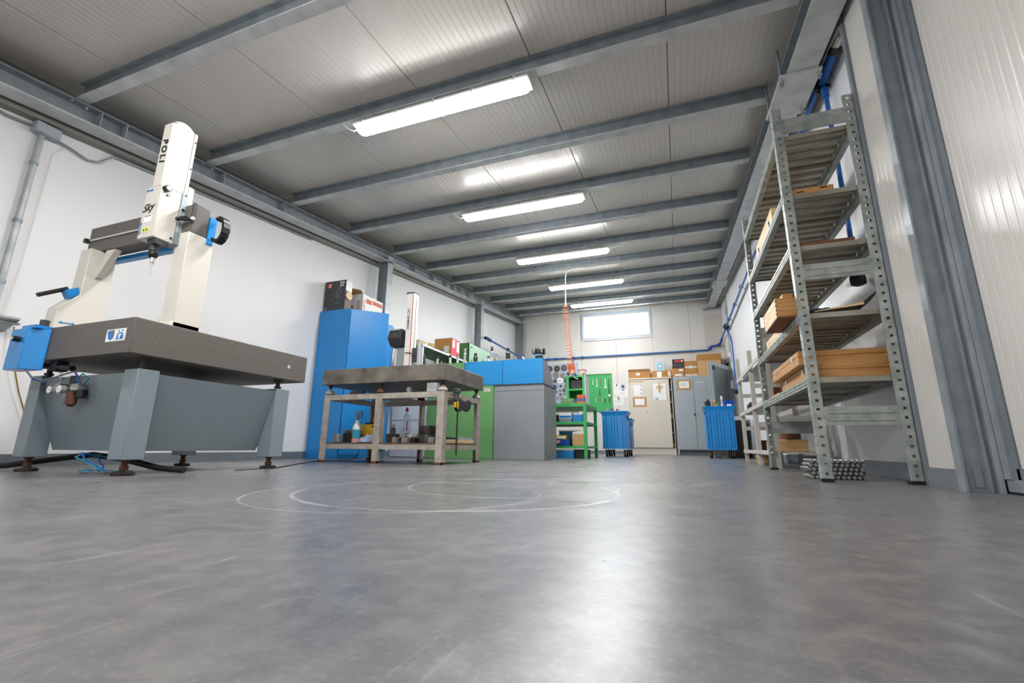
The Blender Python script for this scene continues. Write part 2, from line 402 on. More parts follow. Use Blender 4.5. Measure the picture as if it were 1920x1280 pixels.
def room_door():
    m = MB().box(1.262, 1.44, 12.31, 12.38, 0, 2.40); m.box(1.262, 1.44, 13.3, 13.37, 0, 2.40); m.box(1.262, 1.44, 12.38, 13.3, 2.33, 2.40)
    d = struct(m.build('door_1', DOORG, smooth=0), 'grey steel door standing open at the far right corner')
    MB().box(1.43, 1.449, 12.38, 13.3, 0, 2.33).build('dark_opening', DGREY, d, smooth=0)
    h = Vector((1.245, 12.33, 0)); u = Vector((-.46, -.888, 0)).normalized(); n = Vector((u.y, -u.x, 0))
    def leafbox(a, b, c0, c1, z0, z1):
        P = lambda s_, t_, z: tuple(h+u*s_+n*t_+Vector((0, 0, z)))
        return [P(a, c0, z0), P(b, c0, z0), P(b, c1, z0), P(a, c1, z0)], [P(a, c0, z1), P(b, c0, z1), P(b, c1, z1), P(a, c1, z1)]
    lf = MB().hexa(*leafbox(0, 1.05, 0, .045, .01, 2.17)).build('leaf', DOORG, d, smooth=0)
    m = MB()
    for a, b, z0, z1 in ((.0, .09, .01, 2.17), (.94, 1.05, .01, 2.17), (.09, .94, 2.07, 2.17)): m.hexa(*leafbox(a, b, -.014, 0, z0, z1)); m.hexa(*leafbox(a, b, .045, .059, z0, z1))
    m.build('leaf_frame', GREYF, lf, smooth=0)
    p = h+u*.95-n*.03+Vector((0, 0, 2.02)); MB().cyl(p-Vector((0, 0, .05)), p+Vector((0, 0, .05)), .03).build('door_closer', DGREY, lf)
    p = h+u*.98-n*.03+Vector((0, 0, 1.02)); MB().cyl(p, p-n*.04, .012).cyl(p-n*.04, p-n*.04-u*.11, .01).build('handle', BLACK, lf)
room_door()

# ------------------------------------------------------------------ roof steel
def isec(cx, w, z0, h, tf, tw):
    a = w/2; t = tw/2
    return [(cx-a, z0), (cx+a, z0), (cx+a, z0+tf), (cx+t, z0+tf), (cx+t, z0+h-tf), (cx+a, z0+h-tf), (cx+a, z0+h), (cx-a, z0+h), (cx-a, z0+h-tf), (cx-t, z0+h-tf), (cx-t, z0+tf), (cx-a, z0+tf)]
PY = [1.779+1.0885*k for k in range(11)]
ordn = ['nearest roof purlin, crossing the upper left corner', 'second purlin from the camera, carrying the nearest lamp', 'third purlin from the camera, between the first two lamps', 'fourth purlin from the camera, carrying the second lamp', 'fifth purlin from the camera, between second and third lamps',
        'sixth purlin from the camera, carrying the third lamp', 'seventh purlin, where the white air hose hangs down', 'eighth purlin from the camera, carrying the fourth lamp', 'ninth purlin, third from the far wall', 'tenth purlin, carrying the farthest lamp', 'last purlin, close to the far wall above the window']
def purlins():
    for k, y in enumerate([-1.4865, .6905]+PY):
        lab = 'galvanised steel '+ordn[k-2] if k >= 2 else ('galvanised steel roof purlin farthest back behind the viewer', 'galvanised steel roof purlin directly above the viewer')[k]
        t = thing('roof_purlin', lab, 'beam', (-1.75, y, zt(y)), 'roof purlins'); z = zt(y); b = z+PH-.006
        MB().box(-4.44, .93, y-.0425, y+.0425, z, z+.009).build('bottom_flange', GALVLIT, t, smooth=0)
        MB().box(-4.44, .93, y-.004, y+.004, z+.009, b-.009).build('web', GALV, t, smooth=0)
        MB().box(-4.44, .93, y-.0425, y+.0425, b-.009, b).build('top_flange', GALV, t, smooth=0)
purlins()
def main_beam(name, cx, w, label):
    t = thing(name, label, 'beam', (cx, 5, zt(5)-.16))
    sh = (0, 0, S*(YF-.02-YB))
    def pr(poly): return MB().prism(poly, 'y', YB, YF-.02, sh)
    zb = zt(YB)-.162
    a = w/2
    pr([(cx-a, zb), (cx+a, zb), (cx+a, zb+.013), (cx-a, zb+.013)]).build('bottom_flange', GALVLIT, t, smooth=0)
    pr([(cx-.005, zb+.013), (cx+.005, zb+.013), (cx+.005, zb+.149), (cx-.005, zb+.149)]).build('web', GALV, t, smooth=0)
    pr([(cx-a, zb+.149), (cx+a, zb+.149), (cx+a, zb+.161), (cx-a, zb+.161)]).build('top_flange', GALV, t, smooth=0)
    return t
lb = main_beam('roof_beam', -4.535, .17, 'long galvanised beam running along the top of the left wall')
for y in (1.93, 2.12, 3.05, 3.85, 6.85, 7.55, 8.1, 8.45, 8.8, 9.25, 11.6):
    z = zt(y)-.16
    MB().box(-4.53, -4.455, y-.004, y+.004, z+.012, z+.146).build('stiffener', GALVL, lb, smooth=0)
for y in PY:
    for d in (-.05, .05):
        MB().cyl((-4.475, y+d, zt(y)-.035), (-4.475, y+d, zt(y)-.013), .009, n=6).build('bolt', GALVL, lb)
rb = main_beam('roof_beam', 1.045, .20, 'long galvanised beam running above the shelving on the right')
def clamp(y0, y1, lab):
    zc = zt((y0+y1)/2)-.165
    t = thing('beam_clamp', lab, 'bracket', (1.045, (y0+y1)/2, zc-.03), 'beam clamps')
    a, b = zt(y0)-.163, zt(y1)-.163
    MB().hexa([(.895, y0, a-.022), (1.172, y0, a-.022), (1.172, y1, b-.022), (.895, y1, b-.022)], [(.895, y0, a), (1.172, y0, a), (1.172, y1, b), (.895, y1, b)]).build('plate', GALVLIT, t, smooth=0, bevel=.003)
    for x in (.912, 1.158):
        for y in (y0+.05, y1-.06):
            z = zt(y)-.163
            r = MB().cyl((x, y, z-.07), (x, y, z+.26), .011, n=8).build('threaded_rod', GALV, t)
            MB().cyl((x, y, z-.046), (x, y, z-.024), .020, n=6).build('nut', GALVL, r)
clamp(3.40, 3.98, 'splice plate with threaded rods under the beam nearest the camera')
clamp(10.05, 10.65, 'distant splice plate with threaded rods under the right beam')
def columns():
    for y, lab in ((6.09, 'galvanised steel column on the left wall just behind the blue cabinet'), (9.98, 'galvanised steel column on the left wall above the green box'), (13.26, 'galvanised steel column in the far left corner')):
        t = thing('wall_column', lab, 'column', (-4.55, y, 0), 'columns along the left wall')
        h = zt(y)-.165
        MB().box(-4.462, -4.45, y-.07, y+.07, 0, h+.1 if y < 13 else h).build('front_flange', GALVL, t, smooth=0)
        MB().box(-4.62, -4.462, y-.005, y+.005, 0, h).build('web', GALV, t, smooth=0)
        MB().box(-4.632, -4.62, y-.07, y+.07, 0, h).build('rear_flange', GALV, t, smooth=0)
        MB().box(-4.632, -4.45, y-.08, y+.08, h-.012+.003, h).build('cap_plate', GALV, t, smooth=0)
columns()
# dark flashing between beam and wall
struct(MB().hexa([(XL, YB, zt(YB)-.20), (-4.66, YB, zt(YB)-.20), (-4.66, YF-.02, zt(YF)-.20), (XL, YF-.02, zt(YF)-.20)], [(XL, YB, zt(YB)+.14), (-4.66, YB, zt(YB)+.14), (-4.66, YF-.02, zt(YF)+.14), (XL, YF-.02, zt(YF)+.14)]).build('trim_1', M('brown_grey_flashing', '8A8680', .45, .2), smooth=0), 'grey flashing strip between the left wall and its beam')
struct(MB().hexa([(1.19, 3.1, zt(3.1)-.10), (XR, 3.1, zt(3.1)-.10), (XR, YF-.02, zt(YF)-.10), (1.19, YF-.02, zt(YF)-.10)], [(1.19, 3.1, zt(3.1)+.14), (XR, 3.1, zt(3.1)+.14), (XR, YF-.02, zt(YF)+.14), (1.19, YF-.02, zt(YF)+.14)]).build('trim_2', MATS['brown_grey_flashing'], smooth=0), 'grey flashing strip between the right wall and its beam')
struct(MB().box(.84, 1.24, YF-.10, YF-.011, zt(YF)-.21, zt(YF)-.18).build('trim_3', GALV, smooth=0), 'steel bearing plate under the far end of the right beam')
struct(MB().box(.83, XR, YF-.05, YF-.011, 2.90, 3.80).build('trim_4', M('pale_cover_board', 'CFCAC0', .5), smooth=0, bevel=.003), 'flat beige cover board in the upper right corner of the far wall')

# ------------------------------------------------------------------ lamps
def lamps():
    labs = ['long white tube lamp nearest the camera', 'second tube lamp from the camera', 'middle tube lamp of the five in view', 'fourth tube lamp from the camera', 'farthest tube lamp, in front of the window']
    for k, y in enumerate([-1.4865, .6905]+[PY[i] for i in (1, 3, 5, 7, 9)]):  # first two lamps are added out of view to light the room
        lab = labs[k-2] if k >= 2 else ('added unseen tube lamp farthest back behind the viewer', 'added unseen tube lamp directly above the viewer')[k]
        z = zt(y)-.035; x0, x1 = -2.55, -.925
        t = thing('tube_lamp', lab, 'lamp', ((x0+x1)/2, y, z-.10), 'tube lamps under the roof')
        m = MB().prism([(y-.082, z-.044), (y+.082, z-.044), (y+.082, z-.030), (y+.055, z), (y-.055, z), (y-.082, z-.030)], 'x', x0-.012, x1+.012)
        m.build('housing', WHITEP, t, bevel=.006)
        # rounded diffuser: hull of a rounded rectangle, narrowing downwards
        mb = MB(); rings = []
        for (ins, dz) in ((0, -.0445), (.001, -.052), (.010, -.078), (.026, -.093), (.045, -.098)):
            a0, a1, b0, b1, r = x0+ins, x1-ins, y-.068+ins, y+.068-ins, max(.012, .045-ins*.4)
            ring = []
            for (cx, cy, s0) in ((a1-r, b1-r, 0), (a0+r, b1-r, 90), (a0+r, b0+r, 180), (a1-r, b0+r, 270)):
                for q in range(5):
                    an = math.radians(s0+q*22.5); ring.append((cx+r*math.cos(an), cy+r*math.sin(an), z+dz))
            rings.append(ring)
        n = len(rings[0]); vs = [p for r_ in rings for p in r_]
        fs = [(i*n+j, i*n+(j+1) % n, (i+1)*n+(j+1) % n, (i+1)*n+j) for i in range(len(rings)-1) for j in range(n)]
        fs += [tuple(range((len(rings)-1)*n, len(rings)*n)), tuple(range(n))[::-1]]
        ns = 2*n
        mb.add(vs, [f for f in fs if min(f) >= ns]).build('diffuser', LAMPM, t)
        MB().add(vs[:3*n], [f for f in fs if max(f) < 3*n and min(f) < ns]).build('diffuser_side', LAMPS, t)
        for q in range(5):
            xx = x0+.10+q*(x1-x0-.2)/4
            for sy in (-1, 1):
                MB().box(xx-.008, xx+.008, y+sy*.086-.004, y+sy*.086+.004, z-.058, z-.02).build('clip', CHROME, t, smooth=0)
        for xx in (x0+.3, x1-.3):
            MB().box(xx-.012, xx+.012, y-.02, y+.02, z, zt(y)).build('hanger', GALV, t, smooth=0)
        if k < 4: pth = [(x0+.01, y, z-.03), (x0-.05, y, z-.045), (x0-.10, y-.01, z-.02), (x0-.16, y-.02, z+.034)]
        else: pth = [(x1-.01, y, z-.03), (x1+.10, y, z-.02), (x1+.20, y, z+.0), (x1+.28, y-.01, z+.034)]
        MB().tube(pth, .007, 6).build('cable', WHITEP, t)
lamps()

# ================================================================== measuring machine
def measuring_machine():
    t = thing('measuring_machine', 'cream bridge coordinate measuring machine on a dark granite table with blue-grey base', 'machine', (-3.39, 2.2, 0))
    lx = ((-3.905, -3.785), (-2.985, -2.86)); ly = ((1.66, 1.775), (2.62, 2.74))
    for (a, b) in lx:
        for (c, d) in ly:
            lg = MB().box(a, b, c, d, .085, .59).build('leg', BASEG, t, bevel=.004)
            x, y = (a+b)/2, (c+d)/2
            f = MB().lathe([(.052, 0), (.056, .006), (.056, .016), (.045, .022), (.022, .026), (.018, .034)], (x, y, 0), 18).build('foot_pad', DSTEEL, lg)
            m = MB().cyl((x, y, .03), (x, y, .086), .016, n=10); m.cyl((x, y, .034), (x, y, .050), .024, n=6); m.cyl((x, y, .076), (x, y, .086), .026, n=6)
            m.build('levelling_screw', RUST, lg)
            m = MB().cyl((x, y, .59), (x, y, .663), .015, n=10); m.cyl((x, y, .60), (x, y, .614), .026, n=6); m.cyl((x, y, .645), (x, y, .662), .034, n=14)
            m.build('jack_screw', DSTEEL, lg)
    T = dict(x0=-3.88, x1=-2.872, y0=1.672, y1=2.728); B = dict(x0=-3.765, x1=-2.99, y0=1.785, y1=2.61)
    zt_, zb = .572, .13; w = .006
    def wall(t0, t1, b0, b1, n):
        m = MB(); n = Vector(n)*w
        m.hexa([Vector((*b0, zb)), Vector((*b1, zb)), Vector((*b1, zb))+n, Vector((*b0, zb))+n], [Vector((*t0, zt_)), Vector((*t1, zt_)), Vector((*t1, zt_))+n, Vector((*t0, zt_))+n])
        return m.build('side_panel', BASEG, t, smooth=0)
    wall((T['x0'], T['y0']), (T['x1'], T['y0']), (B['x0'], B['y0']), (B['x1'], B['y0']), (0, 1, 0))
    wall((T['x1'], T['y0']), (T['x1'], T['y1']), (B['x1'], B['y0']), (B['x1'], B['y1']), (-1, 0, 0))
    wall((T['x1'], T['y1']), (T['x0'], T['y1']), (B['x1'], B['y1']), (B['x0'], B['y1']), (0, -1, 0))
    wall((T['x0'], T['y1']), (T['x0'], T['y0']), (B['x0'], B['y1']), (B['x0'], B['y0']), (1, 0, 0))
    MB().box(-3.87, -2.89, 1.69, 2.71, .558, .568).build('top_tray', BASEG, t, smooth=0)
    g = MB().box(-3.97, -2.83, 1.575, 2.855, .663, .869).build('granite_table', GRANITE, t, 'dark speckled granite table', bevel=.005)
    MB().cyl((-2.832, 2.675, .765), (-2.829, 2.675, .765), .014, n=16).build('insert_plug', CHROME, g)
    # sticker pair on the front face
    st = MB().box(-3.056, -2.975, 1.5735, 1.5755, .736, .808).box(-2.972, -2.886, 1.5735, 1.5755, .736, .808).build('sticker', PAPER, g, 'white warning sticker with two blue pictograms', smooth=0)
    m = MB().prism([(-3.045, .80), (-3.005, .803), (-2.985, .775), (-2.99, .755), (-3.01, .744), (-3.03, .752), (-3.04, .775)], 'y', 1.5725, 1.5736)
    m.prism([(-2.962, .745), (-2.90, .745), (-2.905, .775), (-2.92, .785), (-2.945, .785), (-2.957, .775)], 'y', 1.5725, 1.5736)
    m.cyl((-2.947, 1.5736, .795), (-2.947, 1.5725, .795), .006, n=10); m.cyl((-2.915, 1.5736, .795), (-2.915, 1.5725, .795), .006, n=10)
    m.build('pictogram', SKYINK, g, smooth=0)
    MB().prism([(-2.942, .748), (-2.93, .748), (-2.928, .765), (-2.918, .77), (-2.922, .778), (-2.944, .776)], 'y', 1.572, 1.5726).build('pictogram_detail', PAPER, g, smooth=0)
    MB().prism([(-3.012, .803), (-2.988, .803), (-2.984, .775), (-3.0, .77)], 'y', 1.572, 1.5726).build('pictogram_detail', GREYINK, g, smooth=0)
    # blue control box on the left front corner
    cb = MB().prism([(-3.835, 1.49), (-3.675, 1.49), (-3.60, 1.566), (-3.60, 1.574), (-3.835, 1.574)], 'z', .60, .852).build('control_box', BLUE, t, 'blue control box with black knobs', bevel=.004)
    for (x, z) in ((-3.725, .782),):
        MB().cyl((x, 1.49, z), (x, 1.455, z), .0165, n=16).build('knob', BLACK, cb)
        MB().cyl((x, 1.455, z), (x, 1.452, z), .011, n=16).build('knob_cap', CHROME, cb)
    MB().cyl((-3.775, 1.49, .786), (-3.775, 1.486, .786), .005, n=10).build('screw', BLACK, cb)
    m = MB().box(-3.76, -3.62, 1.50, 1.60, .852, .872).build('top_bracket', BLUE, cb, smooth=0)
    MB().cyl((-3.67, 1.56, .872), (-3.67, 1.56, .915), .023, n=16).build('adjust_knob', DGREY, cb)
    # bridge: right column
    rc = MB().prism([(1.80, .872), (1.967, .872), (1.967, 1.505), (1.80, 1.505)], 'x', -2.99, -2.872).build('bridge_column', CREAM, t, 'broad cream bridge column on the right', bevel=.004)
    MB().hexa([(-3.13, 1.78, .872), (-2.872, 1.78, .872), (-2.872, 1.967, .872), (-3.13, 1.967, .872)], [(-3.11, 1.79, .905), (-2.872, 1.79, .905), (-2.872, 1.967, .905), (-3.11, 1.967, .905)]).prism([(-3.05, .905), (-2.99, .905), (-2.99, .955)], 'y', 1.80, 1.96).build('column_foot', CREAM, rc, bevel=.003)
    # left column with the stepped front
    prof = [(1.64, .872), (1.648, 1.04), (1.742, 1.155), (1.748, 1.50), (1.905, 1.50), (1.910, .872)]
    lc = MB().prism(prof, 'x', -3.885, -3.77).build('bridge_column', CREAM, t, 'cream bridge column with a stepped front edge', bevel=.004)
    MB().hexa([(-3.765, 1.80, 1.30), (-3.745, 1.80, 1.30), (-3.745, 1.84, 1.30), (-3.765, 1.84, 1.30)], [(-3.70, 1.80, 1.49), (-3.60, 1.80, 1.49), (-3.60, 1.84, 1.49), (-3.70, 1.84, 1.49)]).build('brace', CREAM, lc, smooth=0)
    hb = MB().hexa([(-3.84, 1.70, 1.115), (-3.775, 1.70, 1.115), (-3.775, 1.745, 1.16), (-3.84, 1.745, 1.16)], [(-3.84, 1.668, 1.165), (-3.775, 1.668, 1.165), (-3.775, 1.73, 1.205), (-3.84, 1.73, 1.205)]).build('handle_bracket', BLUE, lc, 'blue handle bracket', bevel=.003)
    MB().cyl((-3.81, 1.69, 1.185), (-3.81, 1.55, 1.095), .0135, n=12).build('grip', BLACK, hb)
    m = MB()
    def arrow(m, c, d, n, L=.05):
        c = Vector(c); d = Vector(d).normalized(); n = Vector(n); q = d.cross(n)
        for s in (1, -1):
            tip = c+d*s*L; b = c+d*s*(L-.018)
            vs = [tip, b+q*.010, b-q*.010]; vs += [v+n*.0012 for v in vs]; m.add(vs, [(0, 1, 2), (5, 4, 3), (0, 3, 4, 1), (1, 4, 5, 2), (2, 5, 3, 0)])
        a, b = c-d*(L-.018), c+d*(L-.018)
        m.hexa([a-q*.003, b-q*.003, b+q*.003, a+q*.003], [a-q*.003+n*.0012, b-q*.003+n*.0012, b+q*.003+n*.0012, a+q*.003+n*.0012])
        return m
    arrow(MB(), (-3.7685, 1.71, .945), (0, 1, .04), (1, 0, 0), .045).build('arrow_mark', SKYINK, lc, smooth=0)
    # cross beam
    xb = MB().box(-3.955, -2.87, 1.81, 1.912, 1.505, 1.705).build('cross_beam', GRANITE, t, 'dark granite cross beam', bevel=.004)
    MB().box(-3.93, -3.12, 1.80, 1.81, 1.597, 1.608).build('scale_strip', CHROME, xb, smooth=0)
    MB().box(-3.975, -3.945, 1.785, 1.812, 1.588, 1.618).build('strip_clamp', BLACK, xb, smooth=0)
    MB().box(-3.86, -2.865, 1.914, 1.955, 1.468, 1.50).build('rear_rail', BLUE, xb, 'blue rail under the rear of the beam', smooth=0)
    MB().box(-2.885, -2.862, 1.915, 1.96, 1.50, 1.66).build('end_plate', BLUE, xb, smooth=0)
    # cable chain loop at the beam end
    cc = Vector((-2.80, 1.945, 1.565)); pr = None
    ch = None
    for i in range(11):
        a = math.radians(115-i*23); p = cc+Vector((math.cos(a)*.055, 0, math.sin(a)*.085))
        a2 = math.radians(115-(i+.92)*23); q = cc+Vector((math.cos(a2)*.055, 0, math.sin(a2)*.085))
        d = (q-p).normalized(); w_ = Vector((0, .024, 0)); nn = d.cross(Vector((0, 1, 0)))*.010
        m = MB().hexa([p-w_-nn, p+w_-nn, p+w_+nn, p-w_+nn], [q-w_-nn, q+w_-nn, q+w_+nn, q-w_+nn]); m.build('chain_link', BLACK, xb, smooth=0)
    # carriage and tower
    car = MB().box(-3.12, -2.972, 1.655, 1.778, 1.42, 1.775).build('carriage_cover', CREAM, t, bevel=.004)
    tw = MB().prism([(-3.083, 1.665), (-3.073, 1.655), (-2.995, 1.655), (-2.972, 1.675), (-2.972, 1.785), (-3.083, 1.785)], 'z', 1.775, 2.235)
    twr = tw.build('tower_cover', CREAM, t, 'tall cream tower cover', bevel=.003)
    cap = [(1.655, 2.235)]+[(1.655+.13*q/8, 2.235+.030*math.sin(math.pi*q/8)) for q in range(1, 8)]+[(1.785, 2.235)]
    MB().prism(cap, 'x', -3.083, -2.975).build('tower_cap', CREAM, twr)
    MB().box(-3.06, -2.969, 1.787, 1.806, 1.68, 2.235).build('back_strip', CREAM, twr, bevel=.002)
    for z in (2.17, 1.97, 1.77): MB().cyl((-2.969, 1.797, z), (-2.965, 1.797, z), .006, n=10).build('screw', BLACK, twr)
    text('lettering', 'POLI', .066, (-3.052, 1.6535, 2.118), (0, 0, -1), (1, 0, 0), INK, twr, .15, bold=.0025, space=1.35)
    arrow(MB(), (-3.085, 1.654, 1.752), (1, 0, 0), (0, -1, 0), .035).build('arrow_mark', SKYINK, car, smooth=0)
    MB().cyl((-2.972, 1.675, 1.752), (-2.940, 1.675, 1.752), .020, n=16).build('knob', BLACK, car)
    MB().cyl((-2.940, 1.675, 1.752), (-2.937, 1.675, 1.752), .015, n=16).build('knob_cap', WHITEP, car)
    MB().cyl((-2.972, 1.69, 1.715), (-2.966, 1.69, 1.715), .006, n=10).build('screw', BLACK, car)
    text('lettering', 'Sky', .074, (-3.118, 1.6535, 1.600), (1, 0, .08), (0, 0, 1), INK, car, .35, bold=.001)
    MB().box(-3.085, -3.02, 1.6535, 1.6555, 1.525, 1.575).build('rating_plate', PAPER, car, smooth=0)
    MB().box(-3.082, -3.023, 1.6528, 1.6536, 1.565, 1.571).build('plate_print', GREYINK, car, smooth=0)
    arrow(MB(), (-3.104, 1.654, 1.49), (0, 0, 1), (0, -1, 0), .045).build('arrow_mark', SKYINK, car, smooth=0)
    MB().box(-3.083, -3.018, 1.6535, 1.6555, 1.455, 1.49).build('yellow_sticker', M('pale_yellow_print', 'E8E07A', .5), car, smooth=0)
    MB().cyl((-3.066, 1.6536, 1.473), (-3.066, 1.6525, 1.473), .008, n=10).cyl((-3.037, 1.6536, 1.472), (-3.037, 1.6525, 1.472), .009, n=10).build('sticker_mark', M('green_ink', '2E7A3C', .5), car, smooth=0)
    MB().cyl((-2.972, 1.758, 1.45), (-2.966, 1.758, 1.45), .007, n=10).build('screw', BLACK, car)
    # carriage side plate, tension rod and lower block
    sp = MB().box(-3.10, -2.965, 1.78, 1.815, 1.50, 1.80).build('side_plate', GREYF, t, bevel=.002)
    MB().cyl((-2.965, 1.795, 1.665), (-2.960, 1.795, 1.665), .009, n=12).build('screw', BLACK, sp)
    MB().prism([(1.78, 1.42), (1.85, 1.42), (1.85, 1.46), (1.81, 1.50), (1.78, 1.50)], 'x', -3.06, -2.955).build('lower_block', BASEG, sp, smooth=0)
    MB().box(-3.09, -2.985, 1.81, 1.86, 1.705, 1.86).build('rear_hood', CREAM, sp, bevel=.01)
    lv = MB().cyl((-2.95, 1.765, 1.585), (-2.862, 1.80, 1.585), .010, n=10).cyl((-2.94, 1.772, 1.600), (-2.90, 1.785, 1.600), .008, n=8).build('clamp_lever', BLACK, t)
    for p in ((-2.946, 1.762, 1.585), (-2.862, 1.80, 1.59)): MB().sphere(p, .014, 12).build('lever_knob', WHITEP if p[0] > -2.9 else BLACK, lv)
    MB().box(-2.868, -2.858, 1.79, 1.812, 1.60, 1.70).build('belt_guard', BLACK, t, smooth=0)
    # probe
    pb = MB().box(-3.05, -2.975, 1.675, 1.755, 1.385, 1.42).cyl((-3.02, 1.70, 1.385), (-3.02, 1.70, 1.345), .022, n=12).build('quill', DGREY, t)
    MB().sphere((-3.012, 1.70, 1.322), .029, 16).cyl((-3.012, 1.70, 1.315), (-2.972, 1.70, 1.330), .007, n=8).build('probe_head', BLACK, pb)
    MB().lathe([(.012, 0), (.012, -.03), (.006, -.034), (.005, -.05)], (-3.005, 1.70, 1.297), 12).build('probe_body', CHROME, pb)
    MB().cyl((-3.005, 1.70, 1.25), (-3.0, 1.70, 1.196), .0015, n=6).sphere((-3.0, 1.70, 1.195), .0035, 8).build('stylus', CHROME, pb)
    # air service unit
    au = MB().box(-3.50, -3.44, 1.665, 1.70, .53, .575).build('air_service_unit', BLACK, t, 'air regulator with gauges and copper-coloured bowl')
    m = MB().cyl((-3.60, 1.66, .495), (-3.34, 1.66, .495), .013, n=10); m.box(-3.585, -3.535, 1.64, 1.685, .48, .525); m.box(-3.42, -3.35, 1.64, 1.69, .48, .52)
    m.build('air_manifold', STEEL, au)
    for x in (-3.575, -3.475):
        MB().cyl((x, 1.64, .487), (x, 1.612, .487), .024, n=18).build('gauge', CHROME, au)
        MB().cyl((x, 1.612, .487), (x, 1.6105, .487), .020, n=18).build('gauge_dial', PAPER, au)
        MB().box(x-.001, x+.012, 1.609, 1.6105, .486, .489).build('gauge_needle', INK, au, smooth=0)
    MB().lathe([(.012, -.09), (.026, -.075), (.028, -.02), (.028, 0)], (-3.425, 1.66, .475), 14).build('bowl', RUST, au)
    MB().lathe([(.015, -.075), (.02, -.065), (.02, 0)], (-3.49, 1.66, .462), 14).build('bowl', CLEARP, au)
    MB().lathe([(.018, -.05), (.024, -.045), (.024, 0)], (-3.36, 1.67, .485), 14).build('filter', BLACK, au)
    MB().cyl((-3.582, 1.66, .51), (-3.588, 1.66, .60), .011, n=8).build('clear_tube', CLEARP, au)
    MB().tube([(-3.40, 1.66, .51), (-3.41, 1.655, .57), (-3.46, 1.65, .615), (-3.52, 1.66, .63)], .005, 6).build('air_hose', PIPEB, au)
    MB().tube([(-3.35, 1.66, .51), (-3.30, 1.66, .55), (-3.36, 1.655, .58), (-3.42, 1.655, .545)], .004, 6).build('air_hose', TEAL, au)
    MB().cyl((-3.70, 1.60, .638), (-3.42, 1.63, .612), .018, n=10).box(-3.60, -3.53, 1.60, 1.66, .60, .66).build('tie_rod', BLACK, t)
    MB().tube([(-3.66, 1.52, .60), (-3.62, 1.54, .555), (-3.57, 1.57, .535), (-3.50, 1.60, .56), (-3.42, 1.63, .59), (-3.36, 1.66, .60)], .005, 6).build('hose', GREYINK, t)
    MB().tube([(-3.68, 1.53, .60), (-3.63, 1.55, .545), (-3.60, 1.60, .53)], .004, 6).build('hose', PIPEB, t)
measuring_machine()
def floor_hoses():
    single('drain_hose', MB().tube([(-4.6, 1.50, .018), (-4.3, 1.60, .022), (-4.05, 1.70, .03), (-3.85, 1.85, .07), (-3.6, 1.92, .10), (-3.3, 1.92, .08), (-3.0, 1.95, .03), (-2.84, 2.0, .019)], .018, 10), RUBBER, 'thick black hose on the floor beneath the measuring machine', 'hose')
    t = thing('air_line_tangle', 'tangle of thin blue and grey air lines on the floor under the machine', 'hoses', (-3.40, 1.80, 0))
    for k, (mt, r) in enumerate(((PIPEB, .005), (TEAL, .004), (GREYINK, .003))):
        pts = []
        for i in range(48):
            a = i/47*math.pi*3.2; rr = .10+.03*k+.02*math.sin(i*.9+k)
            pts.append((-3.40+k*.03+rr*math.cos(a+k)+i*.002, 1.80+.42*rr*math.sin(a+k), .006+r+max(0, .10*math.sin(a*.5+k*.7))))
        MB().tube(pts, r, 6).build('air_line', mt, t)
floor_hoses()
single('floor_cable', MB().tube([(-2.85, 2.35, .004), (-2.9, 2.75, .004), (-3.4, 3.5, .004), (-3.75, 4.1, .004), (-3.70, 4.55, .006), (-3.66, 4.62, .05), (-3.62, 4.66, .3), (-3.5, 4.70, .60), (-3.45, 4.70, .80)], .004, 6), BLACK, 'thin black cable on the floor running up behind the bench', 'cable')
def wall_conduit():
    t = thing('junction_box', 'grey junction box with conduit on the left wall above the machine', 'junction box', (-4.72, 1.72, 2.62))
    MB().box(-4.749, -4.67, 1.64, 1.80, 2.61, 2.70).build('box', GREYF, t, bevel=.004)
    MB().box(-4.67, -4.664, 1.645, 1.795, 2.615, 2.695).build('lid', GREYF, t, smooth=0)
    MB().cyl((-4.715, 1.70, 2.61), (-4.715, 1.70, 1.10), .022, n=12).build('conduit', GALVL, t)
    for z in (1.35, 1.85, 2.35): MB().cyl((-4.715, 1.70, z-.012), (-4.715, 1.70, z+.012), .028, n=12).build('clip', GALV, t)
    MB().tube([(-4.725, 1.80, 2.63), (-4.725, 1.90, 2.62), (-4.725, 2.02, 2.59), (-4.725, 2.10, 2.62), (-4.73, 2.2, 2.745), (-4.73, 4.6, 3.01)], .010, 8).build('conduit', GALV, t)
    MB().tube([(-4.725, 1.64, 2.66), (-4.725, 1.5, 2.64), (-4.725, 1.3, 2.66), (-4.725, 1.0, 2.60)], .010, 8).build('conduit', GALV, t)
    MB().tube([(-4.735, 1.82, 2.64), (-4.735, 1.86, 2.60), (-4.735, 1.80, 2.50), (-4.735, 1.79, 1.5), (-4.735, 1.77, 1.1)], .004, 6).build('cable', WHITEP, t)
    s = thing('wall_ledge', 'small grey metal ledge with a cable at the left edge', 'shelf', (-4.66, 1.68, 1.0))
    MB().prism([(-4.749, 1.075), (-4.56, 1.075), (-4.56, 1.06), (-4.62, 1.035), (-4.749, .985)], 'y', 1.45, 1.80).build('ledge', GALVL, s, smooth=0)
    MB().box(-4.64, -4.60, 1.45, 1.82, 1.030, 1.045).build('rod', GALV, s, smooth=0)
    MB().tube([(-4.70, 1.83, 1.03), (-4.70, 1.85, .85), (-4.71, 1.95, .55), (-4.72, 2.1, .2)], .005, 6).build('cable', BRASS, s)
wall_conduit()

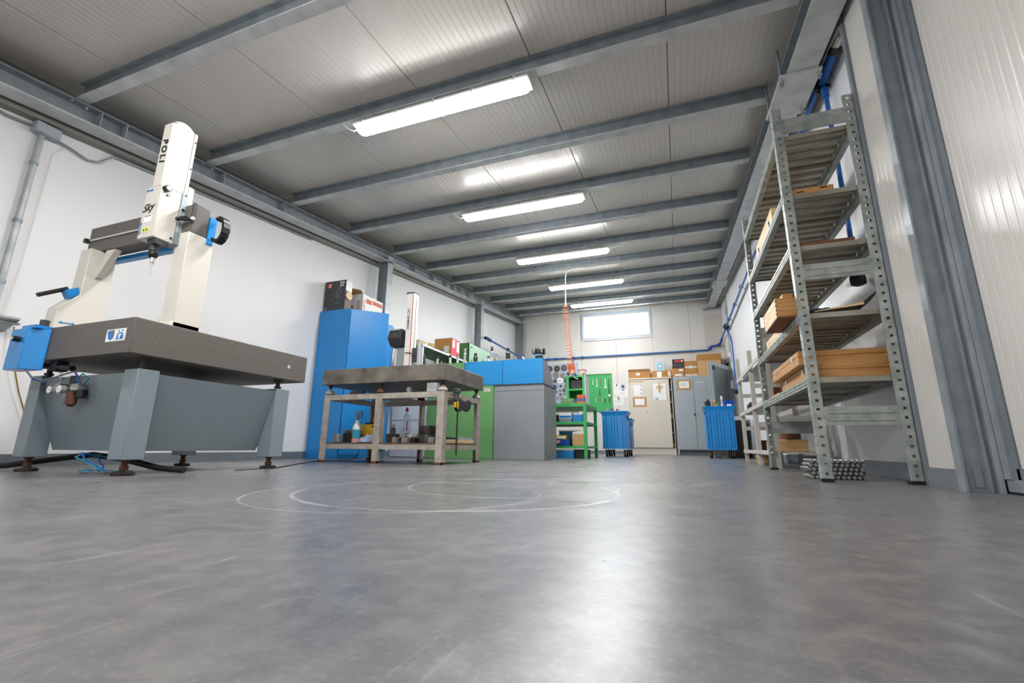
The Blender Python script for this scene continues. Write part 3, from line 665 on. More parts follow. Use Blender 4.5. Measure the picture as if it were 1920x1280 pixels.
# ================================================================== tall blue cabinet and the boxes on it
def blue_cabinet():
    t = thing('steel_cabinet', 'tall blue steel cabinet with one door ajar against the left wall', 'cabinet', (-4.46, 5.4, 0))
    x0, x1, y0, y1, h = -4.735, -4.21, 4.92, 5.95, 2.04
    m = MB().box(x0, x1, y0, y0+.012, .0, h); m.box(x0, x1, y1-.012, y1, .0, h); m.box(x0, x0+.012, y0+.012, y1-.012, 0, h)
    m.box(x0+.012, x1, y0+.012, y1-.012, .0, .10); m.box(x0+.012, x1, y0+.012, y1-.012, h-.04, h)
    m.build('body', BLUE, t, bevel=.004)
    for z in (.5, .95, 1.4): MB().box(x0+.014, x1-.03, y0+.014, y1-.014, z, z+.025).build('shelf', BLUE, t, smooth=0)
    MB().box(x1+.002, x1+.022, 5.445, 5.945, .10, h-.03).build('door', BLUE, t, bevel=.003)
    hp = Vector((x1+.008, y0+.006, 0)); u = Vector((.70, .714, 0)).normalized(); n = Vector((u.y, -u.x, 0))
    P = lambda a, b, z: tuple(hp+u*a+n*b+Vector((0, 0, z)))
    d = MB().hexa([P(0, 0, .06), P(.52, 0, .06), P(.52, .02, .06), P(0, .02, .06)], [P(0, 0, h-.015), P(.52, 0, h-.015), P(.52, .02, h-.015), P(0, .02, h-.015)]).build('door', BLUE, t, 'blue cabinet door standing ajar', bevel=.003)
    m = MB().hexa([P(.485, .02, .98), P(.50, .02, .98), P(.50, .045, .98), P(.485, .045, .98)], [P(.485, .02, 1.10), P(.50, .02, 1.10), P(.50, .045, 1.10), P(.485, .045, 1.10)]); m.build('handle', BLACK, d, smooth=0)
blue_cabinet()
def boxes_on_blue():
    b = thing('product_box', 'charcoal product box with a drawn ring and red badge on the blue cabinet', 'box', (-4.55, 5.03, 2.04))
    x0, x1, y0, y1, z0, z1 = -4.735, -4.365, 4.965, 5.10, 2.042, 2.50
    MB().box(x0, x1, y0, y1, z0, z1).build('carton', DBOX, b, bevel=.002)
    MB().box(x1, x1+.0012, y0+.004, y1-.004, z1-.16, z1-.004).build('white_side_label', PAPER, b, smooth=0)
    MB().box(x1, x1+.0012, y0+.004, y1-.02, z0+.004, z0+.20).build('side_print', M('brown_print', '6A5248', .5), b, smooth=0)
    MB().cyl((x1, (y0+y1)/2, z1-.23), (x1+.02, (y0+y1)/2, z1-.23), .062, n=24).build('tape_roll', WOODL, b)
    def ring(c, rx, rz, w, nm, mt):
        vs = []; n = 36
        for y in (y0-.0012, y0+.001):
            for rr in (1, 1-w):
                for i in range(n):
                    a = 2*math.pi*i/n; vs.append((c[0]+rx*rr*math.cos(a)+.18*rz*rr*math.sin(a), y, c[1]+rz*rr*math.sin(a)))
        fs = [(i, (i+1) % n, n+(i+1) % n, n+i) for i in range(n)]
        MB().add(vs, fs).build(nm, mt, b, smooth=0)
    ring((-4.495, 2.31), .115, .155, .04, 'print_line', GREYINK)
    ring((-4.485, 2.315), .060, .105, .90, 'print_disc', M('slate_print', '56565E', .5))
    MB().cyl((-4.482, y0-.0014, 2.325), (-4.482, y0-.0012, 2.325), .013, n=16).build('print_hub', INK, b)
    MB().prism([(-4.70, 2.40), (-4.625, 2.40), (-4.61, 2.462), (-4.685, 2.462)], 'y', y0-.0012, y0+.001).build('badge', M('coral_print', 'D8503C', .5), b, smooth=0)
    text('badge_number', '3', .065, (-4.668, y0-.0016, 2.407), (1, 0, 0), (0, 0, 1), PAPER, b, .15, bold=.002)
    text('lettering', 'Data\nSoft', .042, (-4.472, y0-.0012, 2.452), (1, 0, 0), (0, 0, 1), PAPER, b, bold=.0012)
    ring((-4.70, 2.085), .018, .018, .2, 'print_ring', PAPER)
    MB().box(-4.55, -4.45, y0-.0008, y0+.001, 2.15, 2.158).build('print_line', GREYINK, b, smooth=0)
    c = thing('open_carton', 'white carton with red print and an open brown flap on the blue cabinet', 'box', (-4.42, 5.55, 2.04))
    x0, x1, y0, y1, z0, z1 = -4.62, -4.33, 5.30, 5.80, 2.042, 2.39
    m = MB().box(x0, x1, y0, y0+.005, z0, z1); m.box(x0, x1, y1-.005, y1, z0, z1); m.box(x0, x0+.005, y0, y1, z0, z1); m.box(x1-.005, x1, y0, y1, z0, z1); m.box(x0, x1, y0, y1, z0, z0+.005)
    m.build('carton', WHITEP, c, smooth=0)
    MB().hexa([(x0, y0, z1), (x1, y0, z1), (x1, y0+.005, z1), (x0, y0+.005, z1)], [(x0+.06, y0-.03, z1+.11), (x1-.02, y0-.03, z1+.05), (x1-.02, y0-.025, z1+.05), (x0+.06, y0-.025, z1+.11)]).build('flap', CARD, c, smooth=0)
    rp = M('orange_red_print', 'D06A50', .6)
    MB().box(x1, x1+.0012, y0+.24, y1-.02, z1-.10, z1-.04).build('red_band', rp, c, smooth=0)
    m = MB()
    for i in range(9): m.box(x1, x1+.0012, y0+.02, y0+.07, z0+.03+i*.028, z0+.042+i*.028)
    for i in range(10): m.box(x1-.10, x1-.04, y0-.0012, y0, z0+.02+i*.024, z0+.032+i*.024)
    m.build('hatching', rp, c, smooth=0)['kind'] = 'stuff'
    MB().box(x1, x1+.0012, y0+.09, y0+.22, z1-.12, z1-.05).build('red_word', rp, c, smooth=0)
    MB().box(x1, x1+.0012, y0+.10, y0+.25, z0+.05, z0+.10).build('red_word', rp, c, smooth=0)
    MB().box(x0+.02, x0+.13, y0-.0012, y0, z0+.01, z0+.18).build('brown_print', CARD, c, smooth=0)
boxes_on_blue()

# ================================================================== surface plate on its bench
def plate_bench():
    t = thing('plate_bench', 'worn grey steel bench frame with lower shelf carrying the surface plate', 'bench', (-2.85, 4.4, 0))
    X = (-3.60, -2.90, -2.14); Y = (3.93, 4.80); w = .075
    for i, x in enumerate(X):
        for j, y in enumerate(Y):
            a = x if i == 0 else (x-w if i == 2 else x-w/2)
            b = y if j == 0 else y-w
            k = .009; fy = (b, b+k) if j == 0 else (b+w-k, b+w)
            sx = (a, a+k) if i == 0 else (a+w-k, a+w)
            m = MB().box(a, a+w, fy[0], fy[1], .012, .70)
            m.box(sx[0], sx[1], b+k if j == 0 else b, b+w if j == 0 else b+w-k, .012, .70)
            lg = m.build('leg', BENCH, t, bevel=.001)
            MB().box(a-.002, a+w+.002, min(fy)-.002, max(fy)+.002, 0, .022).box(min(sx)-.002, max(sx)+.002, b-.002, b+w+.002, 0, .022).build('rusty_toe', RUST, lg, smooth=0)
            cx, cy = a+w/2, b+w/2
            MB().box(a, a+w, b, b+w, .7005, .708).lathe([(.036, .708), (.052, .715), (.030, .75), (.012, .765)], (cx, cy, 0), 14).build('support_cone', RUST if i == 1 else BENCH, lg)
            MB().lathe([(.006, .76), (.020, .785), (.03, .806)], (cx, cy, 0), 12).build('support_pin', DSTEEL, lg)
    x0, x1, y0, y1 = -3.60, -2.14, 3.93, 4.80
    for z0, z1, nm in ((.645, .70, 'top_rail'), (.138, .186, 'shelf_rail')):
        MB().box(x0+w, x1-w, y0+.006, y0+.066, z0, z1).build(nm, BENCH, t, smooth=0)
        MB().box(x0+w, x1-w, y1-.066, y1-.006, z0, z1).build(nm, BENCH, t, smooth=0)
        MB().box(x0+.006, x0+.066, y0+w, y1-w, z0, z1).build(nm, BENCH, t, smooth=0)
        MB().box(x1-.066, x1-.006, y0+w, y1-w, z0, z1).build(nm, BENCH, t, smooth=0)
        MB().box(-2.93, -2.87, y0+w, y1-w, z0, z1).build(nm, BENCH, t, smooth=0)
    MB().box(x0+.01, x1-.01, y0+.01, y1-.01, .187, .202).build('shelf_board', PLYD, t, smooth=0)
    single('surface_plate', MB().box(-3.625, -2.125, 3.90, 4.84, .807, .972), GRANITE2, 'heavy worn surface plate resting on the bench supports', 'surface plate', bevel=.006)
plate_bench()
def bench_items():
    zs = .2035
    # under-plate blocks on the top rail
    single('steel_block', MB().box(-3.28, -3.12, 3.94, 3.99, .7015, .735), DSTEEL, 'flat dark steel block lying on the bench top rail', 'block', bevel=.002)
    single('steel_ring', MB().lathe([(.022, 0), (.03, .002), (.03, .05), (.022, .052)], (-2.56, 3.965, .7015), 16), STEEL, 'small steel ring standing on the bench top rail', 'ring')
    single('steel_cube', MB().box(-2.345, -2.235, 3.94, 4.0, .7015, .79), CHROME, 'bright steel cube beside the right support cone', 'block', bevel=.002)
    # spray bottle
    t = thing('spray_bottle', 'white spray bottle with teal label on the lower bench shelf', 'bottle', (-3.26, 4.08, zs))
    MB().lathe([(.040, 0), (.043, .006), (.043, .15), (.036, .18), (.018, .215), (.014, .235)], (-3.26, 4.08, zs), 18).build('bottle', WHITEP, t)
    MB().lathe([(.0438, .035), (.0438, .135)], (-3.26, 4.08, zs), 18, caps=False).build('label', TEAL, t)
    MB().lathe([(.0442, .01), (.0442, .04)], (-3.26, 4.08, zs), 18, caps=False).build('label_band', M('coral_label', 'E08878', .5), t)
    MB().lathe([(.017, .235), (.017, .26), (.012, .27), (.012, .30)], (-3.26, 4.08, zs), 14).box(-3.285, -3.21, 4.07, 4.09, zs+.30, zs+.325).box(-3.215, -3.205, 4.072, 4.088, zs+.25, zs+.305).build('trigger_head', GREYINK, t)
    # yellow case
    t = thing('yellow_case', 'yellow plastic case standing behind the spray bottle', 'case', (-3.27, 4.30, zs))
    MB().box(-3.375, -3.165, 4.27, 4.33, zs, zs+.20).build('shell', YELLOW, t, bevel=.008)
    MB().box(-3.32, -3.22, 4.285, 4.315, zs+.20, zs+.22).build('handle', BLACK, t, bevel=.004)
    MB().cyl((-3.20, 4.27, zs+.175), (-3.20, 4.266, zs+.175), .012, n=12).build('latch', BLACK, t)
    # cloth
    m = MB(); n = 14; vs = []
    for j in range(n):
        for i in range(n):
            u, v = i/(n-1), j/(n-1)
            edge = min(u, 1-u, v, 1-v)*4; h = min(1, edge)*(.045+.035*math.sin(u*9+v*4)*math.sin(v*7+1)+.03*u)
            vs.append((-3.18+u*.20, 4.00+v*.16, zs+.004+max(0, h)))
    m.add(vs, [(j*n+i, j*n+i+1, (j+1)*n+i+1, (j+1)*n+i) for j in range(n-1) for i in range(n-1)])
    single('rag', m, CLOTH, 'crumpled pale blue cloth rag on the lower bench shelf', 'cloth', solid=.004)
    # steel pieces at the left end
    single('steel_bushing', MB().lathe([(.03, 0), (.045, .004), (.045, .085), (.03, .09)], (-3.48, 4.05, zs), 18), STEEL, 'steel bushing at the left end of the bench shelf', 'bushing')
    t = thing('vee_block', 'dark steel clamping block with raised ends on the bench shelf', 'block', (-3.38, 4.17, zs))
    MB().box(-3.47, -3.32, 4.12, 4.24, zs, zs+.10).build('body', DSTEEL, t, bevel=.003)
    MB().box(-3.47, -3.43, 4.12, 4.24, zs+.101, zs+.135).box(-3.36, -3.32, 4.12, 4.24, zs+.101, zs+.135).build('jaw', STEEL, t, bevel=.003)
    single('steel_block', MB().box(-3.145, -3.10, 4.20, 4.26, zs, zs+.10), STEEL, 'upright steel block right of the yellow case', 'block', bevel=.002)
    # right half
    single('steel_plate', MB().box(-2.855, -2.74, 4.04, 4.24, zs, zs+.09), DSTEEL, 'thick dark steel plate near the middle bench leg', 'block', bevel=.003)
    t = thing('spray_can', 'small grey-blue spray can in the middle of the bench shelf', 'can', (-3.08, 4.48, zs))
    MB().lathe([(.032, 0), (.034, .004), (.034, .15), (.028, .165), (.014, .17)], (-3.08, 4.48, zs), 16).build('can', M('grey_blue_print', '6E7690', .4), t)
    MB().lathe([(.020, .17), (.022, .173), (.022, .20), (.012, .205)], (-3.08, 4.48, zs), 16).build('cap', WHITEP, t)
    t = thing('machine_vise', 'bright steel machine vise on the bench shelf', 'vise', (-2.62, 4.12, zs))
    MB().box(-2.71, -2.53, 4.06, 4.18, zs, zs+.05).build('base', DSTEEL, t, bevel=.004)
    MB().box(-2.71, -2.65, 4.06, 4.18, zs+.051, zs+.10).build('fixed_jaw', STEEL, t, bevel=.003)
    MB().box(-2.60, -2.56, 4.06, 4.18, zs+.051, zs+.09).build('moving_jaw', CHROME, t, bevel=.003)
    MB().cyl((-2.68, 4.12, zs+.07), (-2.535, 4.12, zs+.07), .012).build('screw', CHROME, t)
    t = thing('clear_bottle', 'clear plastic bottle with red cap standing at the back of the bench shelf', 'bottle', (-2.92, 4.50, zs))
    MB().lathe([(.045, 0), (.05, .01), (.05, .05), (.046, .06), (.05, .07), (.05, .25), (.042, .30), (.016, .325), (.014, .35)], (-2.92, 4.50, zs), 18).build('bottle', CLEARP, t)
    MB().lathe([(.017, .35), (.017, .375), (.006, .40)], (-2.92, 4.50, zs), 12).build('cap', RED, t)
    MB().box(-2.892, -2.878, 4.455, 4.459, zs+.14, zs+.24).build('label_strip', RED, t, smooth=0)
    single('steel_drum', MB().lathe([(.085, 0), (.09, .004), (.09, .075), (.088, .08), (.09, .085), (.09, .165), (.085, .172), (.06, .172), (.06, .15)], (-2.425, 4.14, zs), 26), DSTEEL, 'dark turned steel drum beside the right bench leg', 'drum')
    for i, (a, b, c, d, h, lab) in enumerate(((-2.73, -2.68, 3.965, 4.02, .055, 'small steel cube in front of the machine vise'), (-2.62, -2.55, 3.965, 4.02, .05, 'small steel cube right of the machine vise'), (-2.32, -2.26, 3.97, 4.03, .055, 'little steel block by the dark turned drum'))):
        single('steel_cube', MB().box(a, b, c, d, zs, zs+h), STEEL, lab, 'block', bevel=.002)
    single('wooden_board', MB().box(-2.215, -2.16, 4.05, 4.68, zs, zs+.035), WOODL, 'short wooden board at the right end of the bench shelf', 'board', bevel=.002)
    single('steel_bar', MB().box(-2.20, -2.165, 4.34, 4.66, zs+.036, zs+.062), CHROME, 'bright flat bar on the wooden board at the bench end', 'bar', bevel=.002)
    single('black_tool', MB().box(-2.205, -2.17, 4.10, 4.28, zs+.0365, zs+.06), BLACK, 'small black tool lying on the wooden board', 'tool', bevel=.006)
    # quick clamp hanging on the right end
    t = thing('bar_clamp', 'black bar clamp with yellow trigger hung on the right bench rail', 'clamp', (-2.10, 4.2, .08))
    MB().box(-2.122, -2.116, 4.175, 4.20, .085, .755).build('bar', DSTEEL, t, smooth=0)
    MB().box(-2.137, -2.10, 4.10, 4.215, .70, .745).build('fixed_jaw', DGREY, t, bevel=.006)
    g = MB().prism([(4.13, .63), (4.13, .555), (4.17, .52), (4.23, .52), (4.26, .55), (4.40, .53), (4.46, .57), (4.47, .64), (4.42, .655), (4.40, .61), (4.32, .625), (4.25, .64), (4.22, .66)], 'x', -2.137, -2.10).build('grip', BLACK, t, bevel=.004)
    MB().prism([(4.128, .615), (4.128, .55), (4.15, .535), (4.165, .575), (4.15, .62)], 'x', -2.0995, -2.092).prism([(4.122, .61), (4.122, .555), (4.129, .555), (4.129, .61)], 'x', -2.132, -2.105).build('trigger', YELLOW, g, bevel=.002)
bench_items()
def height_gauge():
    z0 = .9735
    t = thing('height_gauge', 'tall white column height gauge standing on the surface plate', 'height gauge', (-2.93, 4.52, z0))
    MB().box(-3.02, -2.76, 4.38, 4.66, z0, z0+.07).build('base', GREYINK, t, bevel=.01)
    c = MB().prism([(-2.955, 4.42), (-2.945, 4.41), (-2.866, 4.41), (-2.856, 4.42), (-2.856, 4.51), (-2.955, 4.51)], 'z', z0+.07, 1.945).build('column', WHITEP, t, 'white column with red stripe and black lettering')
    MB().prism([(-2.96, 4.405), (-2.875, 4.405), (-2.855, 4.43), (-2.855, 4.515), (-2.96, 4.515)], 'z', 1.945, 1.958).build('top_cap', DSTEEL, c, smooth=0)
    MB().box(-2.874, -2.866, 4.4065, 4.41, z0+.07, 1.94).build('red_stripe', RED, c, smooth=0)
    MB().box(-2.8565, -2.8545, 4.455, 4.462, 1.05, 1.90).build('slot', INK, c, smooth=0)
    text('lettering', 'DIGIMAR CX1', .042, (-2.905, 4.4085, 1.50), (0, 0, 1), (-1, 0, 0), INK, c, bold=.0008)
    s = MB().box(-2.854, -2.80, 4.43, 4.50, 1.12, 1.28).build('slider', DGREY, t, bevel=.004)
    MB().box(-2.80, -2.77, 4.45, 4.48, 1.02, 1.36).build('slider_rail', CHROME, s, smooth=0)
    MB().tube([(-2.93, 4.40, 1.225), (-2.86, 4.40, 1.215), (-2.80, 4.42, 1.185)], .005, 6).build('probe_arm', BLACK, s)
    MB().box(-2.835, -2.79, 4.44, 4.49, 1.05, 1.10).build('carrier', STEEL, s, bevel=.003)
    d = MB().box(-3.085, -2.965, 4.46, 4.56, z0+.07, 1.30).build('display_post', GREYC, t, smooth=0)
    MB().box(-3.10, -3.086, 4.455, 4.565, z0+.07, 1.29).build('post_edge', WHITEP, d, smooth=0)
    k = MB().prism([(4.36, 1.40), (4.43, 1.315), (4.55, 1.31), (4.55, 1.50), (4.40, 1.515)], 'x', -3.16, -2.985).build('display_unit', DGREY, t, 'tilted grey display unit', bevel=.004)
    MB().prism([(4.372, 1.496), (4.388, 1.49), (4.388, 1.51), (4.376, 1.512)], 'x', -3.14, -3.01).build('display_edge', GREYF, k, smooth=0)
    MB().tube([(-3.12, 4.39, 1.45), (-3.06, 4.375, 1.44), (-3.03, 4.375, 1.40), (-3.05, 4.40, 1.37)], .004, 6).build('display_cable', GREYF, k)
    MB().tube([(-3.10, 4.42, 1.33), (-3.16, 4.46, 1.2), (-3.26, 4.60, 1.0), (-3.33, 4.74, .985)], .003, 6).build('power_lead', INK, k)
    MB().box(-2.965, -2.94, 4.45, 4.55, 1.52, 1.545).box(-3.0, -2.94, 4.50, 4.58, 1.31, 1.52).build('bracket', CARD, k, smooth=0)
height_gauge()

# ================================================================== the row of cabinets across the room
def cabinet_row():
    Y0 = 6.1
    t = thing('low_cabinet', 'pale grey low cabinet between the tall blue and green ones', 'cabinet', (-3.9, 6.2, 0))
    MB().box(-4.24, -3.615, Y0+.01, 6.32, .012, 1.0).build('body', GREYB, t, bevel=.004)
    MB().box(-4.22, -3.635, Y0+.012, 6.30, 0, .0115).build('plinth', GREYC, t, smooth=0)
    MB().box(-4.24, -3.615, Y0+.004, Y0+.01, .56, .564).build('seam', GREYC, t, smooth=0)
    t = thing('green_cabinet', 'broad green steel cabinet with its back to the camera', 'cabinet', (-3.06, 6.4, 0))
    MB().box(-3.605, -2.515, Y0, 6.75, .0, 1.05).build('body', GREEN, t, bevel=.004)
    MB().box(-2.66, -2.575, Y0-.002, Y0+.001, .955, 1.0).build('sticker', PAPER, t, smooth=0)
    MB().box(-2.645, -2.625, Y0-.003, Y0-.0015, .965, .99).build('sticker_print', RED, t, smooth=0)
    MB().box(-2.615, -2.59, Y0-.003, Y0-.0015, .965, .99).build('sticker_print', ORANGE, t, smooth=0)
    t = thing('grey_cabinet', 'grey steel tool cabinet at the end of the row', 'cabinet', (-2.13, 6.4, 0))
    MB().box(-2.505, -1.752, Y0, 6.75, .0, 1.03).build('body', GREYC, t, bevel=.004)
    MB().box(-2.515, -1.745, Y0-.006, 6.757, 1.031, 1.047).build('top', DGREY, t, smooth=0)
    MB().box(-2.495, -1.762, Y0-.003, Y0+.001, .955, .958).build('seam', DGREY, t, smooth=0)
    prof = [(Y0, 1.05), (6.70, 1.05), (6.62, 1.16), (6.34, 1.40), (Y0, 1.40)]
    for a, b, mt, nm, lab in ((-3.60, -3.0, GREEN, 'green', 'green sloping tool-holder rack on the green cabinet'), (-2.99, -2.378, BLUE2, 'blue', 'sky-blue tool-holder rack standing on the green cabinet'), (-2.372, -1.765, BLUE2, 'blue', 'sky-blue tool-holder rack standing on the grey cabinet')):
        t = thing('tool_rack', lab, 'rack', ((a+b)/2, 6.3, 1.05), 'tool racks on the cabinet row')
        z0 = 1.0515 if nm != 'blue' or a < -2.5 else 1.0485
        MB().prism([(u, max(v, z0)) for u, v in prof], 'x', a+.004, b-.004).build('side_frame', M('mauve_grey_paint', '8E90A0', .4) if nm == 'blue' else GREEND, t, smooth=0)
        MB().box(a, b, Y0-.008, Y0-.0005, z0, 1.405).build('back_panel', mt, t, bevel=.003)
        MB().box(a, b, Y0-.008, 6.33, 1.401, 1.408).build('top_sheet', mt, t, smooth=0)
cabinet_row()
def tool_holders():
    z = 1.409
    L = [(-3.77, .19, 0), (-3.53, .16, 0), (-3.455, .06, 2), (-3.305, .16, 0), (-3.175, .17, 1), (-3.055, .245, 1), (-2.935, .06, 2), (-2.87, .16, 3), (-2.75, .05, 2), (-2.655, .10, 0), (-2.60, .245, 0), (-2.49, .06, 2), (-2.34, .21, 3), (-2.215, .07, 2), (-2.10, .09, 0)]
    where = ['just right of the height gauge column', 'slim, left of the carton', 'squat, beside a slim one', 'slim, in front of the pink box', 'with a round foot, before the dark green box end', 'tall, at the joint of green and blue racks', 'squat, left on the first blue rack', 'dark-sleeved, in the middle of the first blue rack', 'squat, right on the first blue rack', 'short, left of the tallest one', 'tallest one with a flanged top', 'squat, between the brass part and the thick holder', 'thick, dark-sleeved, near the middle of the second blue rack', 'squat, right of the thick dark-sleeved one', 'short, last before the big cutter']
    for i, (x, h, k) in enumerate(L):
        y = 6.215; zz = z if x > -3.61 else 1.002
        if x < -3.61: h = 1.60-zz
        lab = 'steel tool holder '+where[i]
        t = thing('tool_holder', lab, 'tool holder', (x, y, zz), 'tool holders on the racks')
        if k == 2:
            MB().lathe([(.026, 0), (.028, .004), (.024, h*.4), (.012, h*.5), (.012, h)], (x, y, zz), 12).build('body', STEEL, t)
        else:
            MB().lathe([(.030 if k != 1 else .042, 0), (.032 if k != 1 else .045, .008), (.028, .02), (.019, .03), (.018, h*.55), (.024, h*.6), (.024, h*.66), (.018, h*.70)], (x, y, zz), 14).build('body', CHROME, t)
            MB().lathe([(.019, h*.70), (.024 if k == 3 else .021, h*.73), (.024 if k == 3 else .019, h*.95), (.012, h)], (x, y, zz), 14).build('nose', DSTEEL if k in (0, 3) else STEEL, t)
            if k == 3: MB().lathe([(.034, h*.2), (.034, h*.62)], (x, y, zz), 14).build('sleeve', DSTEEL, t)
    t = thing('brass_gauge', 'small brass part with a clear cap between the tool holders', 'gauge', (-2.548, 6.215, z))
    MB().lathe([(.02, 0), (.024, .004), (.024, .05), (.014, .06)], (-2.548, 6.215, z), 14).build('body', BRASS, t)
    MB().lathe([(.016, .061), (.028, .075), (.030, .12), (.02, .135)], (-2.548, 6.215, z), 14).build('cap', CLEARP, t)
    t = thing('milling_cutter', 'big round milling cutter with many teeth on the last blue rack', 'milling cutter', (-1.855, 6.215, z))
    c = (-1.855, 6.215, z)
    MB().lathe([(.05, 0), (.062, .004), (.062, .03), (.052, .036), (.052, .05)], c, 24).build('arbor', DSTEEL, t)
    MB().lathe([(.058, .05), (.078, .064), (.082, .07)], c, 24).build('pale_ring', WHITEP, t)
    MB().lathe([(.076, .072), (.088, .086), (.088, .135), (.07, .142)], c, 24).build('cutter_body', DSTEEL, t)
    for i in range(14):
        a = 2*math.pi*i/14; ca, sa = math.cos(a), math.sin(a)
        P = lambda r, w, zz: (c[0]+r*ca-w*sa, c[1]+r*sa+w*ca, z+zz)
        MB().hexa([P(.082, -.009, .085), P(.102, -.009, .09), P(.102, .009, .09), P(.082, .009, .085)], [P(.080, -.009, .15), P(.104, -.009, .155), P(.104, .009, .155), P(.080, .009, .15)]).build('insert', DSTEEL if i % 3 else CHROME, t, smooth=0)
tool_holders()
def left_wall_store():
    # dark green shelf rack along the left wall behind the row, with goods on it
    t = thing('green_rack', 'green steel shelf rack along the left wall behind the cabinets', 'rack', (-4.3, 7.4, 0))
    z = 1.81
    MB().box(-4.44, -3.90, 6.36, 8.02, z-.02, z).build('top_shelf', GREEND, t, smooth=0)
    MB().box(-3.905, -3.885, 6.34, 8.03, z-.028, z+.006).build('front_lip', GREYB, t, smooth=0)
    for y in (6.36, 7.98): MB().box(-3.94, -3.90, y, y+.04, 0, z-.02).box(-4.44, -4.40, y, y+.04, 0, z-.02).build('post', GREYB, t, smooth=0)
    MB().box(-4.44, -3.92, 6.41, 7.97, 1.20, 1.22).build('lower_shelf', GREEND, t, smooth=0)
    single('storage_case', MB().box(-4.3, -3.95, 6.55, 6.95, 1.2215, 1.52), GREYC, 'grey case on the lower shelf of the green rack', 'case', bevel=.01)
    single('storage_case', MB().box(-4.3, -3.95, 7.05, 7.55, 1.2215, 1.50), DGREY, 'dark case on the lower shelf of the green rack', 'case', bevel=.01)
    single('flat_carton', MB().box(-4.35, -4.0, 6.42, 6.62, z+.001, z+.10), CARDL, 'flat pale carton at the near end of the green rack', 'box', bevel=.002)
    single('cable_bundle', MB().tube([(-3.98+.05*math.cos(i*.9), 6.76+.06*math.sin(i*.9), z+.012+.004*i) for i in range(26)], .010, 6), WOODL, 'loose tan cable bundle on top of the green rack', 'cable')
    single('tool_bag', MB().sphere((-4.02, 7.08, z+.032), .1, 14, (.9, 1.6, .30)), DENIM, 'dark blue folded bag lying on top of the green rack', 'bag')
    single('paper_stack', MB().box(-4.0, -3.92, 7.26, 7.40, z+.001, z+.035), WOODL, 'low stack of papers in front of the brown carton', 'papers', smooth=0)
    t = thing('pink_carton', 'tall brown carton with a pink-red printed side on the green rack', 'box', (-4.05, 7.58, z+.001))
    MB().box(-4.30, -3.93, 7.43, 7.76, z+.001, z+.36).build('carton', CARD, t, bevel=.002)
    MB().box(-3.93, -3.928, 7.435, 7.755, z+.004, z+.357).build('pink_side', PINK, t, smooth=0)
    MB().box(-3.928, -3.9265, 7.46, 7.55, z+.18, z+.33).build('white_label', PAPER, t, smooth=0)
    MB().box(-3.928, -3.9265, 7.63, 7.73, z+.12, z+.32).build('white_label', PAPER, t, smooth=0)
    MB().box(-4.09, -3.99, 7.4285, 7.4305, z+.08, z+.21).build('front_label', GREYB, t, smooth=0)
    t = thing('green_machine_box', 'pale green machine box with a dark green end behind the blue racks', 'machine', (-4.15, 8.6, 0))
    MB().box(-4.42, -3.88, 8.10, 9.16, 1.50, 2.21).build('housing', GREENP, t, bevel=.006)
    MB().box(-4.42, -3.885, 8.085, 8.099, 1.45, 2.215).build('end_panel', GREEND, t, smooth=0)
    MB().box(-3.90, -3.876, 8.085, 8.10, 1.45, 2.215).build('corner_strip', GREEN, t, smooth=0)
    MB().box(-4.38, -3.92, 8.14, 9.12, 0, 1.50).build('stand', GREEND, t, smooth=0)
    MB().box(-3.88, -3.872, 8.16, 8.22, 2.13, 2.15).build('slot', INK, t, smooth=0)
    MB().box(-3.88, -3.86, 8.12, 9.0, 1.69, 1.72).box(-3.88, -3.86, 8.12, 9.0, 1.79, 1.82).build('slide_rail', DGREY, t, smooth=0)
    MB().box(-3.88, -3.865, 8.12, 9.0, 1.73, 1.78).build('glass_strip', GREYB, t, smooth=0)
left_wall_store()

